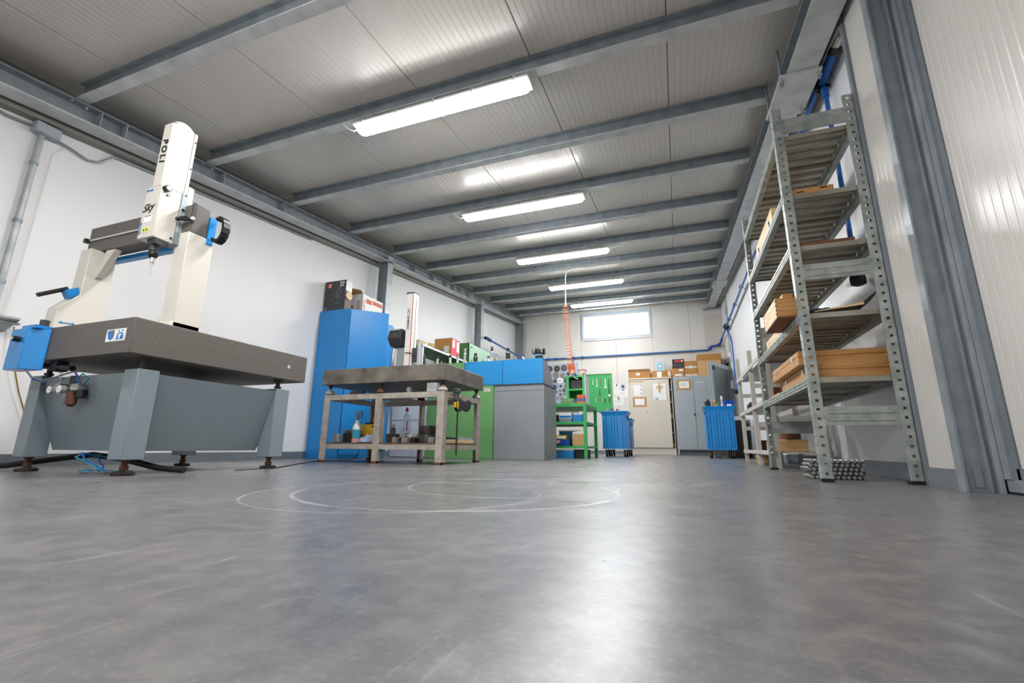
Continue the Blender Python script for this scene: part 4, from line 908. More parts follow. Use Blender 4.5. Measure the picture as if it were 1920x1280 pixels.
# ================================================================== compressed air pipes
def air_pipes():
    t = thing('air_pipe', 'blue compressed-air pipe running round the far wall at head height', 'pipe', (-1.5, 13.33, 2.81))
    m = MB().tube([(-4.40, 10.15, 2.815), (-4.40, 13.20, 2.815), (-4.36, 13.32, 2.815), (-4.2, 13.335, 2.815), (.86, 13.335, 2.815)], .026, 10); m.build('run', M('dull_blue_pipe', '3D6CA6', .4), t)
    MB().tube([(-4.40, 10.06, 2.80), (-4.40, 10.16, 2.82)], .04, 10).build('end_valve', BLACK, t)
    MB().tube([(-4.40, 10.26, 2.815), (-4.40, 10.42, 2.815)], .045, 10).build('coupling', BLUE3, t)
    for x in (-3.7, -3.45, -2.62): MB().cyl((x-.05, 13.335, 2.815), (x+.05, 13.335, 2.815), .036).build('coupling', PIPEB, t)
    for x in (-3.05, -1.6, -.58, .45):
        MB().box(x-.025, x+.025, 13.335, 13.389, 2.80, 2.83).build('pipe_clip', WHITEP, t, smooth=0)
    MB().cyl((-2.9, 13.335, 2.84), (-2.9, 13.335, 2.78), .05).cyl((-2.9, 13.335, 2.78), (-2.9, 13.335, 2.66), .012).build('tee_valve', BLUE3, t)
    t = thing('air_pipe', 'blue compressed-air pipe high along the right wall', 'pipe', (1.22, 8, 3.05))
    MB().tube([(1.22, 13.09, 3.05), (1.22, 3.70, 2.99)], .022, 10).build('run', PIPEB, t)
    MB().tube([(.87, 13.335, 2.815), (.935, 13.29, 2.84), (.95, 13.27, 2.90), (1.14, 13.25, 2.92), (1.20, 13.2, 2.97), (1.22, 13.1, 3.05)], .028, 10).build('corner_bend', BLUE3, t)
    for p in ((.93, 13.29, 2.85), (1.16, 13.24, 2.93)): MB().sphere(p, .05, 12).build('elbow', BLUE3, t)
    for y in (8.75, 9.85, 11.0, 6.6, 5.3):
        MB().cyl((1.22, y-.04, 3.04), (1.22, y+.04, 3.04), .034).build('coupling', BLUE3, t)
        MB().cyl((1.24, y, 3.04), (1.299, y, 2.98), .006, n=6).build('bracket', STEEL, t)
    MB().sphere((1.22, 11.75, 3.05), .07, 12).cyl((1.22, 11.75, 3.12), (1.22, 11.75, 2.97), .04).build('tee_valve', BLACK, t)
    MB().tube([(1.22, 11.72, 2.98), (1.235, 11.6, 2.88), (1.245, 11.35, 2.72), (1.25, 11.22, 2.56), (1.25, 11.20, 1.46)], .018, 8).build('drop_pipe', PIPEB, t)
    MB().lathe([(.03, 0), (.05, .03), (.05, .08), (.02, .10)], (1.245, 11.20, 1.36), 12).build('drop_valve', BLACK, t)
    MB().tube([(1.288, 11.7, 2.96), (1.288, 5, 2.93)], .007, 6).build('earth_wire', RUST, t)
    t = thing('air_valve', 'blue pipe end with a black hand valve above the shelving', 'valve', (1.24, 3.55, 2.95))
    MB().cyl((1.24, 3.69, 2.99), (1.24, 3.36, 2.995), .034, n=14).build('thick_pipe', PIPEB, t)
    MB().cyl((1.24, 3.36, 2.995), (1.24, 3.30, 2.995), .042, n=14).build('black_collar', BLACK, t)
    MB().cyl((1.24, 3.30, 2.995), (1.24, 3.20, 2.995), .036, n=14).cyl((1.24, 3.20, 2.995), (1.24, 3.16, 2.995), .026, n=14).build('steel_union', CHROME, t)
    MB().tube([(1.24, 3.16, 2.995), (1.245, 3.1, 3.0), (1.245, 3.06, 3.01)], .024, 10).build('braided_hose', STEEL, t)
    m = MB().cyl((1.234, 3.665, 2.965), (1.234, 3.70, 2.965), .042, n=14)
    for i in range(6):
        a = i*math.pi/3; m.cyl((1.234+.04*math.cos(a), 3.682, 2.965+.04*math.sin(a)), (1.234+.060*math.cos(a), 3.682, 2.965+.060*math.sin(a)), .012, n=8)
    m.build('star_handle', BLACK, t)
    MB().cyl((1.245, 3.66, 2.93), (1.245, 3.645, 2.84), .024, n=12).cyl((1.245, 3.645, 2.84), (1.243, 3.64, 1.416), .016, n=10).build('drop_pipe', PIPEB, t)
air_pipes()
def coil_hose():
    t = thing('coil_hose', 'orange coiled air hose hanging from a white lead on the roof', 'hose', (-1.85, 8.31, 1.3))
    MB().tube([(-1.62, 8.31, zt(8.31)-.008), (-1.82, 8.31, zt(8.31)-.02), (-1.90, 8.31, 3.56), (-1.93, 8.31, 3.46), (-1.935, 8.31, 2.86)], .011, 8).build('white_lead', WHITEP, t)
    pts = []; N = 19; K = 14
    for i in range(N*K+1):
        f = i/(N*K); a = 2*math.pi*i/K
        cx = -1.935+.17*f; r = .052+.006*math.sin(f*9); pts.append((cx+r*math.cos(a), 8.26+r*math.sin(a)-.42*f, 2.86-1.22*f))
    MB().tube(pts, .0058, 5).build('coil', M('salmon_hose', 'E88450', .4), t)
    pts = []
    for i in range(6*K+1):
        f = i/(6*K); a = 2*math.pi*i/K
        pts.append((-1.765+.03*f+.06*math.cos(a), 7.86+.06*math.sin(a), 1.64-.20*f))
    MB().tube(pts, .0075, 5).build('bunched_coil', ORANGE, t)
    MB().cyl((-1.73, 7.85, 1.44), (-1.68, 7.84, 1.36), .014).cyl((-1.68, 7.84, 1.36), (-1.62, 7.83, 1.34), .010).build('nozzle', STEEL, t)
coil_hose()

# ================================================================== far end
def disc_board():
    t = thing('disc_board', 'pale blue-grey board hung with metal discs on the far wall', 'board', (-3.3, 13.35, 1.2))
    MB().box(-3.86, -2.77, 13.345, 13.386, 1.20, 2.66).build('panel', M('pale_blue_board', 'B4C0D2', .5), t, bevel=.004)
    D = [(-3.64, 2.51, .09, 0), (-3.41, 2.51, .095, 0), (-3.187, 2.523, .097, 1), (-2.965, 2.525, .097, 2), (-3.443, 2.31, .097, 3), (-3.23, 2.292, .082, 3), (-3.323, 2.134, .094, 4), (-3.117, 2.14, .086, 1), (-3.13, 1.965, .070, 5), (-3.296, 1.97, .038, 0), (-3.205, 1.842, .048, 0), (-3.313, 1.717, .043, 1), (-3.185, 1.726, .05, 3), (-3.482, 2.13, .06, 1), (-3.627, 2.31, .057, 3), (-3.448, 1.958, .052, 3), (-3.062, 2.338, .05, 0), (-3.327, 1.84, .03, 1), (-3.44, 1.80, .03, 0), (-3.40, 1.62, .04, 3), (-3.28, 1.60, .05, 3), (-3.42, 1.45, .04, 3), (-3.30, 1.43, .03, 0)]
    names = ['dark disc, upper left', 'dark disc, second in the top row', 'brown disc, third in the top row', 'orange disc at the right of the top row', 'large grey disc in the second row', 'pale grey disc in the second row', 'white disc in the middle', 'brown disc right of the white one', 'pinkish disc below the white one', 'small dark ring under the white disc', 'small dark disc low in the middle', 'small brown disc low on the left', 'oval grey disc low on the right', 'brown disc left of the white one', 'small grey disc at the left edge', 'small grey disc left of the small dark ring', 'small dark disc below the orange one', 'tiny brown disc above the small brown one', 'tiny dark disc at the lower left', 'small grey disc near the bottom', 'grey disc at the bottom centre', 'lowest grey disc', 'lowest tiny dark disc']
    mt = [M('dark_bronze', '5E564E', .4, .5, var=.3, scale=30), M('bronze', '7E7268', .4, .5, var=.3, scale=30), ORANGE, M('grey_disc', 'A09C96', .4, .4, var=.2, scale=30), PAPER, M('pink_bronze', 'A88478', .4, .4, var=.2, scale=30)]
    for i, (x, z, r, k) in enumerate(D):
        d = thing('machine_disc', names[i]+' of the disc board', 'disc', (x, 13.32, z-r), 'discs on the board')
        MB().lathe([(r*.9, 0), (r, -.004), (r, -.014), (r*.92, -.018), (r*.55, -.018), (r*.5, -.012)], (x, 13.3435, z), 22, 'y').build('plate', mt[k], d)
        MB().cyl((x, 13.331, z), (x, 13.318, z), r*.2, n=10).build('hub', CHROME if k != 4 else STEEL, d)
disc_board()
def green_bench():
    t = thing('green_bench', 'bright green steel workbench with two shelves behind the grey cabinet', 'workbench', (-1.9, 7.7, 0))
    x0, x1, y0, y1 = -2.5, -1.40, 7.32, 8.32
    for x in (x0, x1-.05):
        for y in (y0, y1-.05): MB().box(x, x+.05, y, y+.05, 0, .815).build('leg', GREENB, t, bevel=.002)
    MB().box(x0, x1, y0, y1, .816, .872).build('top', GREENB, t, bevel=.003)
    for z in (.54, .155):
        MB().box(x0+.05, x1-.05, y0+.003, y0+.045, z, z+.038).box(x0+.05, x1-.05, y1-.045, y1-.003, z, z+.038).box(x1-.045, x1-.004, y0+.05, y1-.05, z, z+.038).build('rail', GREENB, t, smooth=0)
        MB().box(x0+.05, x1-.046, y0+.046, y1-.046, z+.02, z+.034).build('shelf', GREEND, t, smooth=0)
    z = .873
    b = thing('parts_bin', 'low dark green box on the green workbench', 'box', (-1.73, 7.55, z))
    MB().hexa([(-1.86, 7.46, z), (-1.62, 7.46, z), (-1.62, 7.70, z), (-1.86, 7.70, z)], [(-1.84, 7.48, z+.10), (-1.64, 7.48, z+.10), (-1.64, 7.70, z+.10), (-1.84, 7.70, z+.10)]).build('body', GREEND, b, bevel=.004)
    MB().box(-1.83, -1.66, 7.462, 7.474, z+.03, z+.08).build('front_plate', M('olive_panel', '7E9468', .5), b, smooth=0)
    for i, (m_, h, lab) in enumerate(((ORANGE, .045, 'orange packet at the bottom of the small pile on the green bench'), (M('violet_print', '5A5FA0', .5), .05, 'violet packet in the middle of the small pile on the green bench'), (ORANGE, .055, 'orange packet on top of the small pile on the green bench'))):
        zz = z+[0, .046, .097][i]+.0005*i
        single('packet', MB().box(-1.585, -1.465, 7.50, 7.62, zz, zz+h), m_, lab, 'packet', 'packets on the green bench', bevel=.003)
    # upper green open cabinet
    c = thing('green_pigeonhole', 'bright green open cabinet standing on the workbench', 'cabinet', (-1.71, 8.2, z))
    a0, a1, b0, b1, h0, h1 = -1.865, -1.535, 7.95, 8.30, z, 1.425
    MB().box(a0, a0+.045, b0, b1, h0, h1).box(a1-.045, a1, b0, b1, h0, h1).box(a0+.045, a1-.045, b1-.01, b1, h0, h1).build('sides', GREENB, c, smooth=0)
    for q in (h0, 1.16, 1.395): MB().box(a0+.045, a1-.045, b0, b1-.011, q, q+.03).build('shelf', GREENB, c, smooth=0)
    MB().box(a1+.001, a1+.012, b0, b1+.02, h0, h1+.01).build('side_skin', GREYB, c, smooth=0)
    for j, (q0, hh, m_, lab) in enumerate(((1.192, .16, DGREY, 'dark tool case in the upper pigeonhole'), (.905, .10, GREYC, 'grey tool case in the lower pigeonhole'))):
        single('tool_case', MB().box(-1.80, -1.60, 8.0, 8.25, q0, q0+hh), m_, lab, 'case', bevel=.008)
    zt2 = 1.426
    b = thing('paint_bucket', 'white bucket with a red lid on the green pigeonhole cabinet', 'bucket', (-1.615, 8.15, zt2))
    MB().lathe([(.065, 0), (.068, .004), (.078, .115)], (-1.615, 8.15, zt2), 18).build('bucket', WHITEP, b)
    MB().lathe([(.082, .116), (.082, .128), (.07, .132)], (-1.615, 8.15, zt2), 18).build('lid', RED, b)
    MB().box(-1.595, -1.555, 8.07, 8.074, zt2+.02, zt2+.055).build('label', RED, b, smooth=0)
    single('blue_gloves', MB().sphere((-1.755, 8.12, zt2+.036), .05, 12, (1.0, .8, .7)), BLUE3, 'blue bundle beside the white bucket', 'bundle')
    single('white_jug', MB().lathe([(.04, 0), (.042, .005), (.042, .10), (.02, .13), (.012, .15)], (-1.81, 8.22, zt2), 14), WHITEP, 'white plastic jug behind the blue bundle', 'jug')
    # goods on the shelves
    G = [(-1.64, -1.49, 7.40, 7.60, .5755, .715, BLUE, 'blue plastic box on the middle bench shelf', 'box'), (-1.87, -1.66, 7.40, 7.62, .5755, .63, GREYC, 'grey tray on the middle bench shelf', 'tray'), (-1.87, -1.66, 7.40, 7.62, .6315, .735, PAPER, 'white carton with blue print on the middle bench shelf', 'box'),
         (-1.655, -1.46, 7.40, 7.66, .1905, .385, CARDL, 'brown carton with open top on the lowest bench shelf', 'box'), (-1.94, -1.70, 7.40, 7.60, .1905, .30, BLUE3, 'dark blue case on the lowest bench shelf', 'case'), (-1.94, -1.75, 7.40, 7.58, .3015, .365, YELLOW, 'yellow case on top of the dark blue one', 'case'), (-1.94, -1.57, 7.66, 7.95, .1905, .45, BLUE, 'long blue box with white rim behind the cartons', 'box'),
         (-1.94, -1.63, 7.36, 7.66, .001, .14, BLUE2, 'sky-blue crate on the floor under the green bench', 'crate'), (-1.60, -1.42, 7.40, 7.70, .001, .14, BLACK, 'black crate on the floor under the green bench', 'crate'), (-1.98, -1.90, 7.42, 7.7, .5755, .70, BLACK, 'black case deep on the middle bench shelf', 'case')]
    for a, b_, c_, d, e, f, m_, lab, cat in G:
        t2 = thing(cat+'_on_bench' if cat == 'box' else 'bench_'+cat, lab, cat, ((a+b_)/2, (c_+d)/2, e), 'goods on the green bench')
        MB().box(a, b_, c_, d, e, f).build('body', m_, t2, bevel=.004)
        if m_ in (BLUE, BLUE2): MB().box(a-.003, b_+.003, c_-.003, d+.003, f-.02, f-.004).build('rim', PAPER, t2, smooth=0)
        if m_ is PAPER: MB().box(a+.01, b_-.01, c_-.002, c_, e+.01, e+.05).build('print', BLUE, t2, smooth=0)
        if m_ is BLUE3: MB().prism([(a+.01, f-.02), (a+.09, f-.02), (a+.07, f-.06), (a+.03, f-.07)], 'y', c_-.002, c_).build('badge', WOODL, t2, smooth=0)
        if m_ is YELLOW: MB().box(a+.03, b_-.02, c_-.002, c_, e+.015, e+.045).build('label', PAPER, t2, smooth=0)
        if m_ is CARDL: MB().hexa([(a, c_, f), (b_, c_, f), (b_, c_+.004, f), (a, c_+.004, f)], [(a+.02, c_-.01, f+.035), (b_, c_-.01, f+.06), (b_, c_-.006, f+.06), (a+.02, c_-.006, f+.035)]).build('flap', PAPER, t2, smooth=0)
green_bench()
def peg_board():
    t = thing('peg_board', 'bright green tool board hung with spanners on the far wall', 'tool board', (-2.1, 13.35, 1.2))
    MB().box(-2.55, -1.775, 13.355, 13.386, 1.20, 2.29).build('panel', GREENB, t, bevel=.003)
    MB().box(-2.55, -1.775, 13.335, 13.354, 2.27, 2.295).build('top_rail', GREEN, t, smooth=0)
    y0, y1 = 13.336, 13.3545
    def spanner(x, z0, z1, w, mat, lab, kind='spanner'):
        c = thing(kind, lab, kind.replace('_', ' '), (x, 13.345, z0), 'tools on the green board'); h = z1-z0
        if kind == 'spanner':
            MB().prism([(x-w*.16, z0+h*.2), (x+w*.16, z0+h*.2), (x+w*.14, z1), (x-w*.14, z1)], 'y', y0, y1).build('shaft', mat, c, smooth=0)
            MB().prism([(x-w*.5, z0), (x-w*.2, z0+.02), (x-w*.15, z0+h*.12), (x+w*.15, z0+h*.12), (x+w*.2, z0+.02), (x+w*.5, z0), (x+w*.42, z0+h*.16), (x+w*.16, z0+h*.26), (x-w*.16, z0+h*.26), (x-w*.42, z0+h*.16)], 'y', y0-.003, y1).build('jaw', mat, c, smooth=0)
        elif kind == 'pliers':
            for s in (-1, 1): MB().prism([(x, z0+h*.55), (x+s*w*.2, z0+h*.5), (x+s*w*.5, z0), (x+s*w*.25, z0)], 'y', y0, y1).build('handle', mat, c, smooth=0)
            MB().prism([(x-w*.2, z0+h*.55), (x+w*.2, z0+h*.55), (x+w*.06, z1), (x-w*.06, z1)], 'y', y0, y1).build('jaw', DSTEEL, c, smooth=0)
        elif kind == 'screwdriver':
            MB().cyl((x, 13.354-w*.4, z0+h*.5), (x, 13.354-w*.4, z1), w*.4, n=8).build('handle', mat, c)
            MB().cyl((x, 13.354-w*.4, z0), (x, 13.354-w*.4, z0+h*.5), w*.15, n=6).build('blade', STEEL, c)
        else:
            MB().cyl((x, 13.354-w*.16, z0+w*.6), (x, 13.354-w*.16, z1), w*.16, n=8).build('stem', DSTEEL, c)
            MB().cyl((x, y0-.004, z0+w*.5), (x, y1, z0+w*.5), w*.5, n=16).build('dial', CHROME, c)
            MB().cyl((x, y0-.007, z0+w*.5), (x, y0-.004, z0+w*.5), w*.38, n=16).build('dial_face', PAPER, c)
    spanner(-2.328, 1.97, 2.15, .05, WHITEP, 'small pale spanner at the upper left of the green board')
    spanner(-2.213, 1.89, 2.155, .07, WHITEP, 'pale spanner second from the left on the green board')
    spanner(-2.092, 1.972, 2.143, .055, WOOD, 'short wood-handled screwdriver in the top row of the green board', 'screwdriver')
    spanner(-1.965, 1.845, 2.138, .08, PAPER, 'largest white spanner on the green board')
    spanner(-1.867, 1.90, 2.134, .05, DSTEEL, 'dark spanner at the upper right of the green board')
    spanner(-2.14, 1.644, 1.844, .062, DGREY, 'dark pliers in the middle of the green board', 'pliers')
    spanner(-1.866, 1.612, 1.865, .08, DSTEEL, 'dial gauge at the right of the green board', 'dial_gauge')
    spanner(-2.133, 1.438, 1.571, .03, WOODD, 'brown screwdriver in the lower row of the green board', 'screwdriver')
    spanner(-2.079, 1.437, 1.557, .03, WHITEP, 'white screwdriver in the lower row of the green board', 'screwdriver')
    spanner(-1.994, 1.315, 1.573, .036, DGREY, 'long dark screwdriver in the lower row of the green board', 'screwdriver')
    spanner(-1.86, 1.312, 1.587, .045, WOODD, 'thick brown screwdriver at the lower right of the green board', 'screwdriver')
    spanner(-2.25, 1.44, 1.60, .03, WHITEP, 'slim pale spanner at the lower left of the green board')
peg_board()
def notes():
    y0, y1 = 13.384, 13.388
    for (a, b, c, d, m_, lab) in ((-1.729, -1.581, 1.642, 1.973, PAPER, 'upright white sheet pinned beside the green board'), (-1.58, -1.352, 1.589, 1.816, PAPER, 'white sheet pinned in the middle beside the beige cabinet'), (-1.761, -1.467, 1.354, 1.585, PAPER, 'lowest white sheet pinned beside the green board')):
        t = thing('paper_sheet', lab, 'paper', ((a+b)/2, y0, c), 'notes on the far wall')
        MB().box(a, b, y0, y1, c, d).build('sheet', m_, t, smooth=0)
        for k in range(3): MB().box(a+.02, b-.05-.02*k, y0-.001, y0, d-.08-k*.03, d-.076-k*.03).build('print_line', GREYINK, t, smooth=0)
        if c != 1.589: MB().cyl(((a+b)/2+.01, y0-.012, d-.03), ((a+b)/2+.01, y0, d-.03), .026, n=12).build('magnet', DGREY, t)
        else: MB().box(-1.512, -1.43, y0-.002, y0, 1.79, 1.815).build('blue_tab', BLUE3, t, smooth=0)
    single('blue_sticker', MB().box(-1.512, -1.43, y0, y1, 1.852, 1.942), BLUE3, 'small blue square sticker above the middle sheet', 'sticker', smooth=0)
notes()
def far_cabinets():
    t = thing('beige_cabinet', 'beige steel cabinet with paper notes on its door', 'cabinet', (-.69, 13.1, 0))
    x0, x1, y0, y1 = -1.255, -.125, 12.80, 13.34
    MB().box(x0, x1, y0+.03, y1, .0, .17).build('plinth', BEIGE, t, smooth=0)
    MB().box(x0, x0+.02, y0+.02, y1, .171, 2.0).box(x1-.02, x1, y0+.02, y1, .171, 2.0).box(x0+.02, x1-.02, y1-.02, y1, .171, 2.0).box(x0, x1, y0, y1, 2.001, 2.04).build('body', BEIGE, t, bevel=.003)
    d = MB().box(x0+.025, x1-.075, y0, y0+.02, .18, 1.985).build('door', BEIGE, t, bevel=.003)
    MB().cyl((-.80, y0, 1.12), (-.80, y0-.008, 1.12), .014, n=12).build('lock', BLACK, d)
    MB().box(x0+.03, x0+.40, y0-.002, y0, 1.93, 1.955).build('tape_strip', TAPE, d, smooth=0)
    for z in (.55, .95, 1.35, 1.7):
        MB().box(x1-.16, x1-.03, y0+.06, y1-.03, z, z+.02).build('shelf', RACKG, t, smooth=0)
    for i in range(6):
        z = (.20, .57, .97, 1.1, 1.37, 1.72)[i]
        single('stored_box', MB().box(x1-.15, x1-.04, y0+.07, y0+.25, z+.0015, z+.10), [CARD, BLACK, CARDL, DGREY, RED, WOODD][i], ['brown box on the bottom shelf inside the beige cabinet', 'black box on the second shelf inside the beige cabinet', 'pale box on the third shelf inside the beige cabinet', 'dark box stacked on the pale one inside the beige cabinet', 'red box on the fourth shelf inside the beige cabinet', 'brown box on the top shelf inside the beige cabinet'][i], 'box', smooth=0)
    y = y0-.0035
    def note(a, b, c, d_, lab, border=None, lines=3):
        n = thing('door_note', lab, 'paper', ((a+b)/2, y, c), 'notes on the far cabinets')
        if border: MB().box(a-.055, b+.055, y, y+.0028, c-.045, d_+.04).build('taped_border', TAPE, n, smooth=0)
        MB().box(a, b, y-.0015, y-.0002 if border else y+.0028, c, d_).build('sheet', PAPER, n, smooth=0)
        for k in range(lines): MB().box(a+.03, b-.04-.02*(k % 2), y-.0026, y-.0015, d_-.05-k*(d_-c-.08)/max(1, lines), d_-.045-k*(d_-c-.08)/max(1, lines)).build('print_line', GREYINK, n, smooth=0)
        return n
    n = note(-1.125, -.895, 1.545, 1.845, 'white sheet with black dots on the beige cabinet', None, 0)
    for z in (1.83, 1.73, 1.61): MB().cyl((-.935, y-.0015, z), (-.935, y-.012, z), .013, n=10).build('dot', INK, n)
    note(-1.105, -.855, 1.30, 1.475, 'white card in a brown tape border low on the beige cabinet', True, 0)
    n = note(-.613, -.286, 1.424, 1.867, 'large white poster with a wooden cross on the beige cabinet', None, 0)
    MB().box(-.58, -.49, y-.0026, y-.0015, 1.475, 1.49).box(-.57, -.49, y-.0026, y-.0015, 1.435, 1.45).build('print_line', INK, n, smooth=0)
    c = thing('wooden_cross', 'small ornate wooden cross hanging over the white poster', 'cross', (-.45, y, 1.63), None)
    MB().prism([(-.485, 1.64), (-.45, 1.625), (-.415, 1.64), (-.425, 1.74), (-.36, 1.745), (-.355, 1.80), (-.425, 1.81), (-.415, 1.86), (-.43, 1.88), (-.42, 1.91), (-.45, 1.93), (-.48, 1.91), (-.47, 1.88), (-.485, 1.86), (-.475, 1.81), (-.545, 1.80), (-.54, 1.745), (-.475, 1.74)], 'y', y-.014, y-.0028).build('cross', WOODL, c, bevel=.002)
    MB().prism([(-.465, 1.66), (-.435, 1.66), (-.44, 1.77), (-.40, 1.775), (-.40, 1.785), (-.44, 1.79), (-.45, 1.85), (-.46, 1.79), (-.50, 1.785), (-.50, 1.775), (-.46, 1.77)], 'y', y-.0165, y-.0142).build('figure', WOOD, c, smooth=0)
    # grey cabinet
    t = thing('double_cabinet', 'blue-grey double-door steel cabinet behind the open door leaf', 'cabinet', (.47, 13.1, 0))
    a0, a1 = -.095, 1.02
    MB().box(a0, a1, y0+.022, y1, .125, 2.04).build('body', GREYF, t, bevel=.003)
    MB().box(a0, a0+.05, y0+.03, y1, 0, .124).box(a1-.05, a1, y0+.03, y1, 0, .124).box(a0+.05, a1-.05, y0+.25, y1, 0, .124).build('plinth', GREYF, t, smooth=0)
    for q, (p0, p1) in enumerate(((a0+.05, .405), (.409, a1-.05))):
        d = MB().box(p0+.004, p1-.004, y0+.002, y0+.0215, .14, 1.985).build('door', GREYF, t, bevel=.005)
        if q == 0: MB().cyl((.385, y0+.002, 1.03), (.385, y0-.02, 1.03), .012).box(.365, .40, y0-.026, y0-.012, 1.0, 1.06).build('handle', DSTEEL, d)
        else: MB().box(.48, .66, y0-.0005, y0+.002, 1.86, 1.875).build('chalk_mark', PAPER, d, smooth=0)
    note(.055, .30, 1.725, 1.905, 'white notice in a brown tape border on the blue-grey cabinet', True, 4)
far_cabinets()
def cabinet_cartons():
    def carton(nm, lab, a, b, c, d, z0, z1, m_, cat='box'):
        t = thing(nm, lab, cat, ((a+b)/2, (c+d)/2, z0), 'boxes on the far cabinets')
        MB().box(a, b, c, d, z0, z1).build('carton', m_, t, bevel=.003); return t
    z = 2.0415
    t = carton('carton', 'wide brown carton with half-open flaps on the beige cabinet', -1.245, -.66, 12.84, 13.25, z, 2.22, CARD)
    MB().hexa([(-1.245, 12.838, 2.221), (-.66, 12.838, 2.221), (-.66, 12.846, 2.221), (-1.245, 12.846, 2.221)], [(-1.25, 12.79, 2.285), (-.67, 12.79, 2.285), (-.67, 12.798, 2.285), (-1.25, 12.798, 2.285)]).build('flap', CARDL, t, smooth=0)
    MB().hexa([(-1.245, 13.24, 2.221), (-.66, 13.24, 2.221), (-.66, 13.25, 2.221), (-1.245, 13.25, 2.221)], [(-1.22, 13.26, 2.33), (-.68, 13.26, 2.33), (-.68, 13.27, 2.33), (-1.22, 13.27, 2.33)]).build('flap', CARD, t, smooth=0)
    MB().box(-1.04, -.94, 12.836, 12.839, 2.12, 2.19).build('tape', GREYB, t, smooth=0)
    t = carton('carton', 'orange-brown carton with a white label under the pale blue box', -.616, -.262, 12.84, 13.15, z, 2.225, CARD)
    MB().box(-.49, -.37, 12.837, 12.839, 2.05, 2.20).build('label', PAPER, t, smooth=0)
    t = carton('carton', 'narrow brown carton in the middle of the row on the cabinets', -.253, -.105, 12.84, 13.15, z, 2.235, CARD)
    MB().box(-.20, -.15, 12.837, 12.839, 2.07, 2.20).build('label', PAPER, t, smooth=0)
    t = carton('carton', 'brown carton under the black machine case', -.092, .209, 12.84, 13.2, z, 2.27, CARD)
    MB().box(-.03, .15, 12.837, 12.839, 2.06, 2.11).box(.08, .19, 12.837, 12.839, 2.19, 2.24).build('label', PAPER, t, smooth=0)
    t = carton('pale_box', 'pale blue box standing on the orange-brown carton', -.512, -.278, 12.86, 13.05, 2.226, 2.48, M('pale_blue_print', 'B8D4DC', .5))
    MB().box(-.46, -.33, 12.857, 12.859, 2.28, 2.43).build('print', M('aqua_print', '94C4D2', .5), t, smooth=0)
    MB().cyl((-.395, 12.857, 2.35), (-.395, 12.855, 2.35), .035, n=16).build('print_dot', PAPER, t)
    t = carton('machine_case', 'black machine case with a red badge on a carton', -.077, .222, 12.86, 13.15, 2.271, 2.52, BLACK, 'case')
    MB().box(-.02, .15, 12.856, 12.859, 2.435, 2.495).build('badge', RED, t, smooth=0)
    MB().box(.155, .19, 12.856, 12.859, 2.44, 2.49).build('white_mark', PAPER, t, smooth=0)
    MB().cyl((-.10, 12.98, 2.30), (-.078, 12.98, 2.30), .03, n=10).build('side_knob', RED, t)
    MB().box(-.06, .20, 12.856, 12.859, 2.30, 2.40).build('front_panel', DGREY, t, smooth=0)
    t = carton('tall_carton', 'tall brown carton with white tape bands on the blue-grey cabinet', .226, .541, 12.84, 13.2, z, 2.505, CARD)
    for q in (2.05, 2.26, 2.45): MB().box(.23, .537, 12.837, 12.839, q, q+.045).build('tape_band', M('printed_tape', 'E4D6C6', .5), t, smooth=0)
    MB().box(.335, .42, 12.8355, 12.837, 2.245, 2.32).build('label', GREYB, t, smooth=0)
    carton('wide_carton', 'wide plain carton behind the open door leaf', .548, 1.12, 12.84, 13.3, z, 2.445, CARDL)
    carton('flat_carton', 'flat plain carton lying on the wide one', .555, 1.15, 12.86, 13.3, 2.446, 2.62, CARD)
cabinet_cartons()
def cart(name, lab, x0, x1, y0, y1, h, extras=True):
    t = thing(name, lab, 'tool cart', ((x0+x1)/2, (y0+y1)/2, 0), 'blue tool carts')
    z0 = .175
    for (o, u, v, Wd) in (((x0, y0, z0), (1, 0, 0), (0, 0, 1), x1-x0), ((x0, y1, z0), (1, 0, 0), (0, 0, 1), x1-x0)):
        MB().perf(o, u, v, Wd, h-z0-.09, 9, 19, .42, .36).build('perforated_panel', BLUE, t, smooth=0, solid=.003)
    for x in (x0, x1):
        MB().perf((x, y0, z0), (0, 1, 0), (0, 0, 1), y1-y0, h-z0-.16, 6, 12, .5, .22).build('side_panel', BLUE, t, smooth=0, solid=.003)
    MB().hexa([(x0, y0-.001, h-.09), (x1, y0-.001, h-.09), (x1, y1+.001, h-.09), (x0, y1+.001, h-.09)], [(x0-.03, y0-.03, h-.02), (x1+.03, y0-.03, h-.02), (x1+.03, y1+.03, h-.02), (x0-.03, y1+.03, h-.02)]).build('flared_tray', BLUE, t, smooth=0)
    MB().box(x0-.034, x1+.034, y0-.034, y1+.034, h-.02, h).build('tray_rim', BLUE, t, bevel=.006)
    MB().box(x0, x1, y0, y1, z0-.025, z0).build('floor_pan', BLUE, t, smooth=0)
    MB().box(x0+.02, x1-.02, y0+.035, y1-.035, z0+.001, h-.10).build('dark_filler', DGREY, t, smooth=0)  # added dark filler that makes the panel holes look shaded
    for x in (x0+.13, x1-.13, x0+.01, x1-.01):
        MB().box(x-.009, x+.009, y0-.012, y0-.002, z0, h-.09).build('rib', BLUE, t, smooth=0)
    for x in (x0+.06, x1-.06):
        for y in (y0+.07, y1-.07):
            w = MB().cyl((x-.016, y+.02, .065), (x+.016, y+.02, .065), .065, n=20).build('caster', RUBBER, t)
            MB().cyl((x-.018, y+.02, .065), (x+.018, y+.02, .065), .034, n=14).build('hub', GREYF, w)
            MB().box(x-.022, x-.018, y-.03, y+.04, .04, z0-.026).box(x+.018, x+.022, y-.03, y+.04, .04, z0-.026).build('fork', STEEL, w, smooth=0)
    return t
CART = cart('tool_cart', 'blue perforated tool cart standing beside the green workbench', -1.445, -.975, 9.2, 9.70, .88)
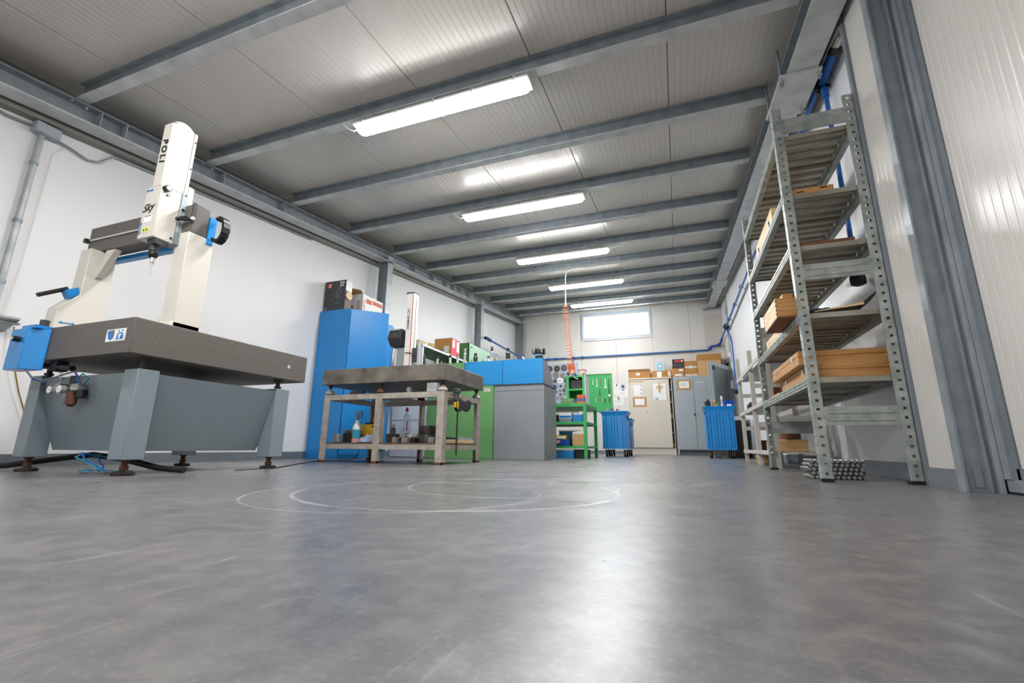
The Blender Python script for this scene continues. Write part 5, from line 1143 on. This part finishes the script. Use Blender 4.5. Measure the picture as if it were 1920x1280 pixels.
CART = cart('tool_cart', 'blue tool cart half hidden behind another by the beige cabinet', -1.50, -1.0, 10.25, 10.8, .80)
CART = cart('tool_cart', 'blue perforated tool cart in front of the blue-grey double cabinet', .455, .94, 9.2, 9.75, .935)
def cart_goods():
    z = .9355
    t = thing('drill_chuck', 'black drill chuck standing on the right-hand tool cart', 'chuck', (.524, 9.4, z))
    MB().lathe([(.03, 0), (.05, .01), (.05, .06), (.055, .065), (.055, .10), (.035, .125), (.012, .15)], (.524, 9.4, z), 16).build('body', BLACK, t)
    for x, h, r, m_, lab in ((.644, .135, .028, BRASS, 'brass-toned collet holder on the right-hand tool cart'), (.771, .21, .02, CHROME, 'tall bright tool holder on the right-hand tool cart'), (.715, .09, .03, GREEND, 'short dark green holder on the right-hand tool cart')):
        single('tool_holder', MB().lathe([(r*1.3, 0), (r*1.4, .008), (r, .02), (r*.8, h*.5), (r*1.05, h*.55), (r*1.05, h*.8), (r*.6, h)], (x, 9.4, z), 14), m_, lab, 'tool holder')
    t = thing('plastic_bin', 'deep blue open plastic bin at the right of the tool cart', 'bin', (.90, 9.5, z))
    MB().hexa([(.83, 9.40, z), (.96, 9.40, z), (.96, 9.62, z), (.83, 9.62, z)], [(.81, 9.36, z+.12), (.985, 9.36, z+.12), (.985, 9.64, z+.12), (.81, 9.64, z+.12)]).build('body', BLUE3, t, bevel=.004)
    MB().box(.85, .93, 9.375, 9.38, z+.01, z+.05).build('label', PAPER, t, smooth=0)
    single('white_tray', MB().box(.66, .80, 9.50, 9.66, z, z+.06), PAPER, 'white tray behind the holders on the tool cart', 'tray', bevel=.004)
    z = .8805
    for i, (x, r, h, m_, lab) in enumerate(((-1.38, .03, .07, STEEL, 'short steel part at the left of the tool cart by the bench'), (-1.28, .05, .08, M('violet_part', '4A4478', .5), 'violet round part on the tool cart by the bench'), (-1.17, .03, .06, WOODD, 'brown part at the right of the tool cart by the bench'))):
        single('machine_part', MB().lathe([(r, 0), (r*1.05, .006), (r*.8, h*.6), (r*.4, h)], (x, 9.42, z), 14), m_, lab, 'part')
    # dark boxed machine behind the right cart
    t = thing('floor_unit', 'black floor unit behind the right-hand tool cart', 'machine', (1.05, 10.4, 0))
    MB().box(.86, 1.24, 10.1, 10.7, 0, .72).build('body', BLACK, t, bevel=.01)
    MB().box(.85, 1.25, 10.08, 10.72, .721, .80).build('top', GREYB, t, bevel=.006)
    single('steel_plate', MB().box(.60, .72, 9.86, 9.90, 0, .15), STEEL, 'upright steel plate on the floor behind the right-hand cart', 'plate', bevel=.002)
cart_goods()

# ================================================================== galvanised shelving on the right
def shelving():
    t = thing('shelving_unit', 'tall galvanised shelving unit with five corrugated shelves on the right', 'shelving', (.94, 3.82, 0))
    x0, x1, y0, y1, H = .715, 1.165, 3.02, 4.62, 2.37
    def upright(x, y, sx, sy):
        # slotted angle: one slotted face across the aisle end, one along the run
        w, d, n = .052, .045, 47
        m = MB(); a = x if sx > 0 else x-w
        m.perf((a, y, .02), (1, 0, 0), (0, 0, 1), w, H-.02, 1, n, .34, .30)
        m.perf((x, y if sy > 0 else y-d, .02), (0, 1, 0), (0, 0, 1), d, H-.02, 1, n, .30, .26)
        yy = y+sy*d
        m.add([(x, yy, .02), (x+sx*.012, yy, .02), (x+sx*.012, yy, H), (x, yy, H)], [(0, 1, 2, 3)])
        e = x+sx*w
        m.add([(e, y, .02), (e, y+sy*.012, .02), (e, y+sy*.012, H), (e, y, H)], [(0, 1, 2, 3)])
        u = m.build('upright', ZINC, t, smooth=0, solid=.0025)
        MB().box(min(x, x+sx*w)-.004, max(x, x+sx*w)+.004, min(y, yy)-.004, max(y, yy)+.004, 0, .019).build('foot_cap', BLACK, u, smooth=0)
    upright(x0, y0, 1, 1); upright(x1, y0, -1, 1); upright(x0, y1, 1, -1); upright(x1, y1, -1, -1)
    for ye, s in ((y0+.008, -1), (y1-.008, 1)):
        for z0, z1 in ((2.18, 2.288), (1.167, 1.267), (.307, .41)):
            b = MB().box(x0+.05, x1-.05, ye-.002, ye+.002, z0, z1).build('end_brace', ZINC, t, smooth=0)
            for k in (.30, .70):
                zc = z0+(z1-z0)*k; r = .011; pts = []
                for (cx, a0) in ((x1-.075, -90), (x0+.075, 90)):
                    for q in range(7):
                        a = math.radians(a0+q*30); pts.append((cx+r*math.cos(a), zc+r*math.sin(a)))
                f = ye+s*.002
                inn = [(cx_+(.004 if cx_ < .94 else -.004), zc+(zz-zc)*.62) for cx_, zz in pts]
                n = len(pts); vs = [(p[0], f, p[1]) for p in pts]+[(p[0], f+s*.005, p[1]) for p in inn]
                MB().add(vs, [(i, (i+1) % n, n+(i+1) % n, n+i) for i in range(n)]+[tuple(range(n, 2*n))]).build('embossed_rib', ZINC, b, smooth=0)
    for lv in (2.17, 1.745, 1.394, .962, .578):
        for x, s in ((x0-.004, -1), (x1+.004-.036, 1)):
            a, c = x, x+.036
            f = x if s < 0 else x+.036
            prof = [(a, lv-.052), (c, lv-.052), (c, lv-.001), (a, lv-.001)] if s > 0 else [(a, lv-.052), (c, lv-.052), (c, lv-.001), (a, lv-.001), (a, lv-.014), (a+.005, lv-.018), (a+.005, lv-.022), (a, lv-.026), (a, lv-.034), (a+.005, lv-.038), (a+.005, lv-.042), (a, lv-.046)]
            MB().prism(prof, 'y', y0+.012, y1-.012).build('shelf_beam', ZINC, t, smooth=0)
        # corrugated deck trays
        for k in range(4):
            a = y0+.02+k*.391; b = a+.388; pts = [(a, lv-.030), (a, lv)]
            n = 4; p = (b-a)/n
            for i in range(n):
                y = a+i*p; pts += [(y+p*.30, lv), (y+p*.40, lv-.018), (y+p*.80, lv-.018), (y+p*.90, lv)]
            pts += [(b, lv), (b, lv-.030)]
            m = len(pts); xa, xb = x0+.034, x1-.034
            vs = [(xa, u, v) for u, v in pts]+[(xb, u, v) for u, v in pts]
            MB().add(vs, [(i, i+1, m+i+1, m+i) for i in range(m-1)]).build('deck_tray', ZINCD, t, smooth=0, solid=.0016)
shelving()
def shelf_goods():
    # two wooden cases on the lowest shelf
    def case(name, lab, a, b, c, d, z0, z1):
        t = thing(name, lab, 'wooden case', ((a+b)/2, (c+d)/2, z0), 'wooden cases on the lowest shelf'); h = z1-z0
        MB().box(a, b, c, d, z0, z0+h*.60).build('tray', WOODX, t, bevel=.002)
        MB().box(a, b, c, d, z0+h*.60+.0015, z1).build('lid', WOODX, t, bevel=.002)
        zc = z0+h*.60
        for y in (c+.13, d-.17):
            l = MB().box(a-.003, a, y-.012, y+.012, zc-.028, zc-.006).build('latch', CHROME, t, smooth=0)
            MB().box(a-.0035, a, y-.010, y+.010, zc+.006, zc+.026).build('latch_hook', CHROME, l, smooth=0)
            MB().cyl((a-.007, y-.010, zc-.010), (a-.007, y+.010, zc-.010), .005, n=8).cyl((a-.006, y-.006, zc-.012), (a-.006, y-.006, zc+.016), .003, n=6).cyl((a-.006, y+.006, zc-.012), (a-.006, y+.006, zc+.016), .003, n=6).build('latch_wire', CHROME, l)
    case('wooden_case', 'lower orange pine case with clasps on the lowest shelf', .742, 1.158, 3.10, 3.88, .5795, .668)
    case('wooden_case', 'upper orange pine case with clasps, jutting over the shelf edge', .70, 1.158, 3.12, 3.96, .6695, .752)
    t = thing('wooden_stand', 'small wooden stand with an arched hoop at the far end of the lowest shelf', 'stand', (.80, 4.15, .5795))
    MB().box(.735, .85, 4.0, 4.36, .5795, .60).build('base', WOOD, t, bevel=.003)
    pts = [(.79, 4.06+.08*math.cos(a), .62+.065*math.sin(a)) for a in [math.pi*q/10 for q in range(11)]]
    MB().tube(pts, .012, 8).build('arch', WOODD, t)
    # finger-jointed crate on the second shelf
    z = .9635
    t = thing('wooden_crate', 'pale finger-jointed wooden crate jutting over the second shelf', 'crate', (.75, 3.3, z+.001))
    a, b, c, d, h = .612, .765, 3.09, 3.52, .125
    MB().box(a, b, c, d, z, z+.008).build('bottom', WOODD, t, smooth=0)
    MB().box(a, a+.012, c+.0125, d-.0125, z+.0085, z+h).build('side', WOODL, t, smooth=0)
    MB().box(b-.012, b, c+.0125, d-.0125, z+.0085, z+h).build('side', WOODL, t, smooth=0)
    MB().box(a+.0, b, c, c+.012, z+.0085, z+h).build('end', WOODX, t, smooth=0)
    MB().box(a+.0, b, d-.012, d, z+.0085, z+h).build('end', WOODX, t, smooth=0)
    for q in range(4):
        for y in (c+.006, d-.006): MB().box(a-.002, a+.004, y-.007, y+.007, z+.016+q*.028, z+.028+q*.028).build('joint_finger', WOODD, t, smooth=0)
    single('small_box', MB().box(.68, .74, 3.22, 3.34, z+.009, z+.19), WOOD, 'orange wooden block sticking up out of the pale crate', 'block', bevel=.003)
    t = thing('drawer_front', 'pale wooden case with metal catches further along the second shelf', 'wooden case', (.79, 3.9, z))
    MB().box(.735, .95, 3.62, 4.25, z, z+.085).build('case', WOODL, t, bevel=.003)
    for y in (3.72, 4.12): MB().box(.731, .735, y-.014, y+.014, z+.03, z+.06).build('catch', CHROME, t, smooth=0)
    single('black_case', MB().box(.74, 1.05, 4.30, 4.55, z, z+.10), BLACK, 'black case at the far end of the second shelf', 'case', bevel=.01)
    # rubber mat curving up, board, blue bundle
    m = MB(); n = 24; vs = []
    for i in range(n):
        f = i/(n-1); x = .79+f*.325; zz = z+.004+.11*max(0, f-.62)**2*6.0
        for y in (3.04, 3.62): vs.append((x, y, zz))
    m.add(vs, [(2*i, 2*i+1, 2*i+3, 2*i+2) for i in range(n-1)])
    single('rubber_mat', m, RUBBER, 'black rubber mat curling up at the back of the second shelf', 'mat', solid=.006)
    single('wooden_strip', MB().hexa([(.80, 3.045, z+.0085), (1.05, 3.045, z+.031), (1.05, 3.12, z+.031), (.80, 3.12, z+.0085)], [(.80, 3.045, z+.012), (1.05, 3.045, z+.046), (1.05, 3.12, z+.046), (.80, 3.12, z+.012)]), WOODL, 'thin pale wooden strip on the rubber mat', 'board', smooth=0)
    single('work_glove', MB().sphere((.86, 3.26, z+.045), .06, 14, (.9, 1.5, .60)).sphere((.90, 3.19, z+.042), .03, 10, (1.2, 1, .9)), DENIM, 'dark blue cloth bundle behind the wooden strip', 'cloth')
    # boards on the upper shelves
    t = thing('wooden_board', 'orange wooden board lying across the fourth shelf', 'board', (.88, 3.09, 1.7465))
    MB().box(.765, 1.0, 3.05, 3.13, 1.7465, 1.785).build('board', WOOD, t, bevel=.002)
    MB().box(.80, .84, 3.0488, 3.0502, 1.758, 1.766).build('stamp', INK, t, smooth=0); MB().box(.93, .965, 3.0488, 3.0502, 1.768, 1.778).build('stamp', INK, t, smooth=0)
    single('wooden_board', MB().box(.77, 1.06, 3.04, 3.20, 1.3955, 1.415), WOODD, 'thin brown wooden board lying on the middle shelf', 'board', bevel=.002)
    t = thing('wooden_case', 'pale wooden case with catches at the front of the fourth shelf', 'wooden case', (.80, 3.9, 1.7465))
    MB().box(.722, .93, 3.42, 4.12, 1.7465, 1.865).build('case', WOODL, t, bevel=.003)
    for y in (3.52, 4.0): MB().cyl((.722, y, 1.80), (.716, y, 1.80), .01, n=10).box(.7175, .722, y-.012, y+.012, 1.77, 1.785).build('catch', DSTEEL, t)
    single('wooden_plank', MB().box(.75, .95, 3.55, 4.50, 2.1715, 2.192), WOODL, 'pale plank lying on the top shelf', 'plank', bevel=.002)
    # black socket on the wall behind the shelving
    t = thing('hose_connector', 'black hose connector on the wall at the foot of the blue drop pipe', 'connector', (1.243, 3.64, 1.29))
    MB().lathe([(.022, 0), (.048, .012), (.050, .06), (.044, .075), (.050, .085), (.046, .115), (.022, .125)], (1.243, 3.64, 1.29), 8).build('body', BLACK, t)
    MB().cyl((1.243, 3.69, 1.35), (1.243, 3.82, 1.355), .018, n=10).build('clear_fitting', CLEARP, t)
shelf_goods()
def chain_stack():
    t = thing('roller_chain', 'low stack of folded steel roller chain on the floor by the shelving', 'chain', (.87, 3.42, 0))
    for L in range(5):
        z = .0125+L*.0235; n = 11; dx = .012*math.sin(L*2.1); wl = n*.027
        st = MB().box(.722+dx, .722+dx+wl, 3.335, 3.485, z-.004, z+.004).build('strand', DSTEEL, t, smooth=0)
        for i in range(n):
            x = .735+dx+i*.027
            MB().cyl((x, 3.318+.006*(i % 2), z), (x, 3.502, z), .0112, n=6).build('roller', GALV if i % 2 else STEEL, st, smooth=0)
chain_stack()
def grey_rack():
    t = thing('grey_rack', 'pale grey painted rack with three shelves beyond the galvanised shelving', 'rack', (1.0, 5.9, 0))
    for x in (.80, 1.20):
        for y in (4.82, 5.90, 7.02): MB().box(x, x+.045, y-.045 if y > 5 else y, y if y > 5 else y+.045, 0, 1.30 if y < 7 else 1.40).build('post', RACKG, t, smooth=0)
    for z in (.15, .635, 1.09):
        MB().box(.792, .80, 4.80, 7.04, z-.03, z+.012).build('front_rail', RACKG, t, smooth=0)
        MB().box(1.246, 1.254, 4.80, 7.04, z-.03, z+.012).build('back_rail', RACKG, t, smooth=0)
        MB().box(.8465, 1.199, 4.86, 7.0, z-.012, z).build('shelf', GREYC if z > .2 else RACKG, t, smooth=0)
    for z in (.42, .86):
        for y in (4.84, 5.86, 6.985): MB().box(.846, 1.199, y, y+.02, z, z+.05).build('cross_bar', RACKG, t, smooth=0)
    G = [(.86, 1.10, 4.98, 5.30, .151, .26, CARDL, 'pale cardboard parcel on the lowest shelf of the grey rack', 'parcel'), (.86, 1.05, 5.40, 5.62, .151, .25, CARDL, 'short carton beside the red and black tool', 'box'), (.86, 1.0, 4.90, 5.2, .636, .75, WOODD, 'brown case on the middle shelf of the grey rack', 'case')]
    for a, b, c, d, e, f, m_, lab, cat in G: single('rack_'+cat, MB().box(a, b, c, d, e+.0005, f), m_, lab, cat, bevel=.006)
    single('wood_log', MB().lathe([(.02, 0), (.088, .004), (.09, .02), (.09, .10), (.08, .105)], (.98, 5.06, .262), 18), WOODD, 'round brown wooden piece standing on the pale parcel', 'wood')
    t2 = thing('power_tool_case', 'black tool case with red latches on the lowest shelf of the grey rack', 'case', (.90, 5.98, .152))
    MB().box(.85, 1.08, 5.92, 6.12, .152, .27).build('shell', BLACK, t2, bevel=.008)
    MB().box(.847, .851, 5.93, 5.97, .17, .25).build('latch', RED, t2, smooth=0); MB().box(.847, .851, 6.06, 6.10, .17, .25).build('latch', RED, t2, smooth=0)
    MB().box(.92, .98, 5.916, 5.921, .18, .25).build('latch', RED, t2, smooth=0)
    single('motor', MB().lathe([(.05, 0), (.06, .01), (.06, .15), (.045, .16), (.03, .20)], (.89, 6.45, .70), 16, 'y'), DGREY, 'dark electric motor lying on the middle shelf of the grey rack', 'motor')
    single('brass_valve', MB().lathe([(.02, 0), (.045, .01), (.045, .05), (.025, .07), (.035, .09), (.035, .12)], (.90, 5.62, .6365), 14), BRASS, 'brass-coloured fitting on the middle shelf of the grey rack', 'fitting')
    single('wooden_block', MB().box(.87, .98, 6.25, 6.6, .001, .10), CARDL, 'small carton on the floor under the grey rack', 'box', bevel=.003)
    single('dark_case', MB().box(.86, 1.05, 6.2, 6.9, 1.0915, 1.14), DGREY, 'flat dark case on the top shelf of the grey rack', 'case', bevel=.006)
    single('black_tool_box', MB().box(.87, 1.1, 5.0, 5.5, 1.0915, 1.25), GREYC, 'grey box on the top shelf of the grey rack', 'box', bevel=.006)
    t3 = thing('wall_sockets', 'small grey socket box with conduit on the right wall', 'socket', (1.28, 7.0, 1.5))
    MB().box(1.262, 1.299, 5.9, 6.02, 1.42, 1.54).build('box', GREYF, t3, bevel=.006)
    MB().cyl((1.285, 5.96, 1.54), (1.285, 5.96, 2.9), .011, n=8).build('conduit', GALVL, t3)
    t4 = thing('switch_box', 'grey switch box with conduits high on the right wall near the far end', 'switch box', (1.28, 11.9, 3.2))
    MB().box(1.25, 1.299, 11.85, 12.05, 3.42, 3.62).build('box', GREYF, t4, bevel=.006)
    MB().tube([(1.285, 11.95, 3.62), (1.285, 11.95, 3.9)], .014, 8).build('conduit', GREYF, t4)
    MB().tube([(1.285, 12.0, 3.42), (1.285, 12.2, 3.25), (1.285, 12.2, 2.50)], .012, 8).build('conduit', GREYF, t4)
    MB().tube([(1.285, 11.9, 3.42), (1.285, 11.9, 2.2)], .012, 8).build('conduit', GREYF, t4)
    MB().tube([(1.27, 12.2, 1.6), (1.27, 12.2, 1.8)], .04, 10).build('cover', GREYB, t4)
grey_rack()

single('parts_tray', MB().hexa([(-1.84, 6.705, 1.048), (-1.755, 6.705, 1.048), (-1.755, 6.75, 1.048), (-1.84, 6.75, 1.048)], [(-1.84, 6.705, 1.105), (-1.75, 6.705, 1.105), (-1.75, 6.757, 1.105), (-1.84, 6.757, 1.105)]), BLUE3, 'small blue tray on the rear edge of the grey cabinet', 'tray', bevel=.002)
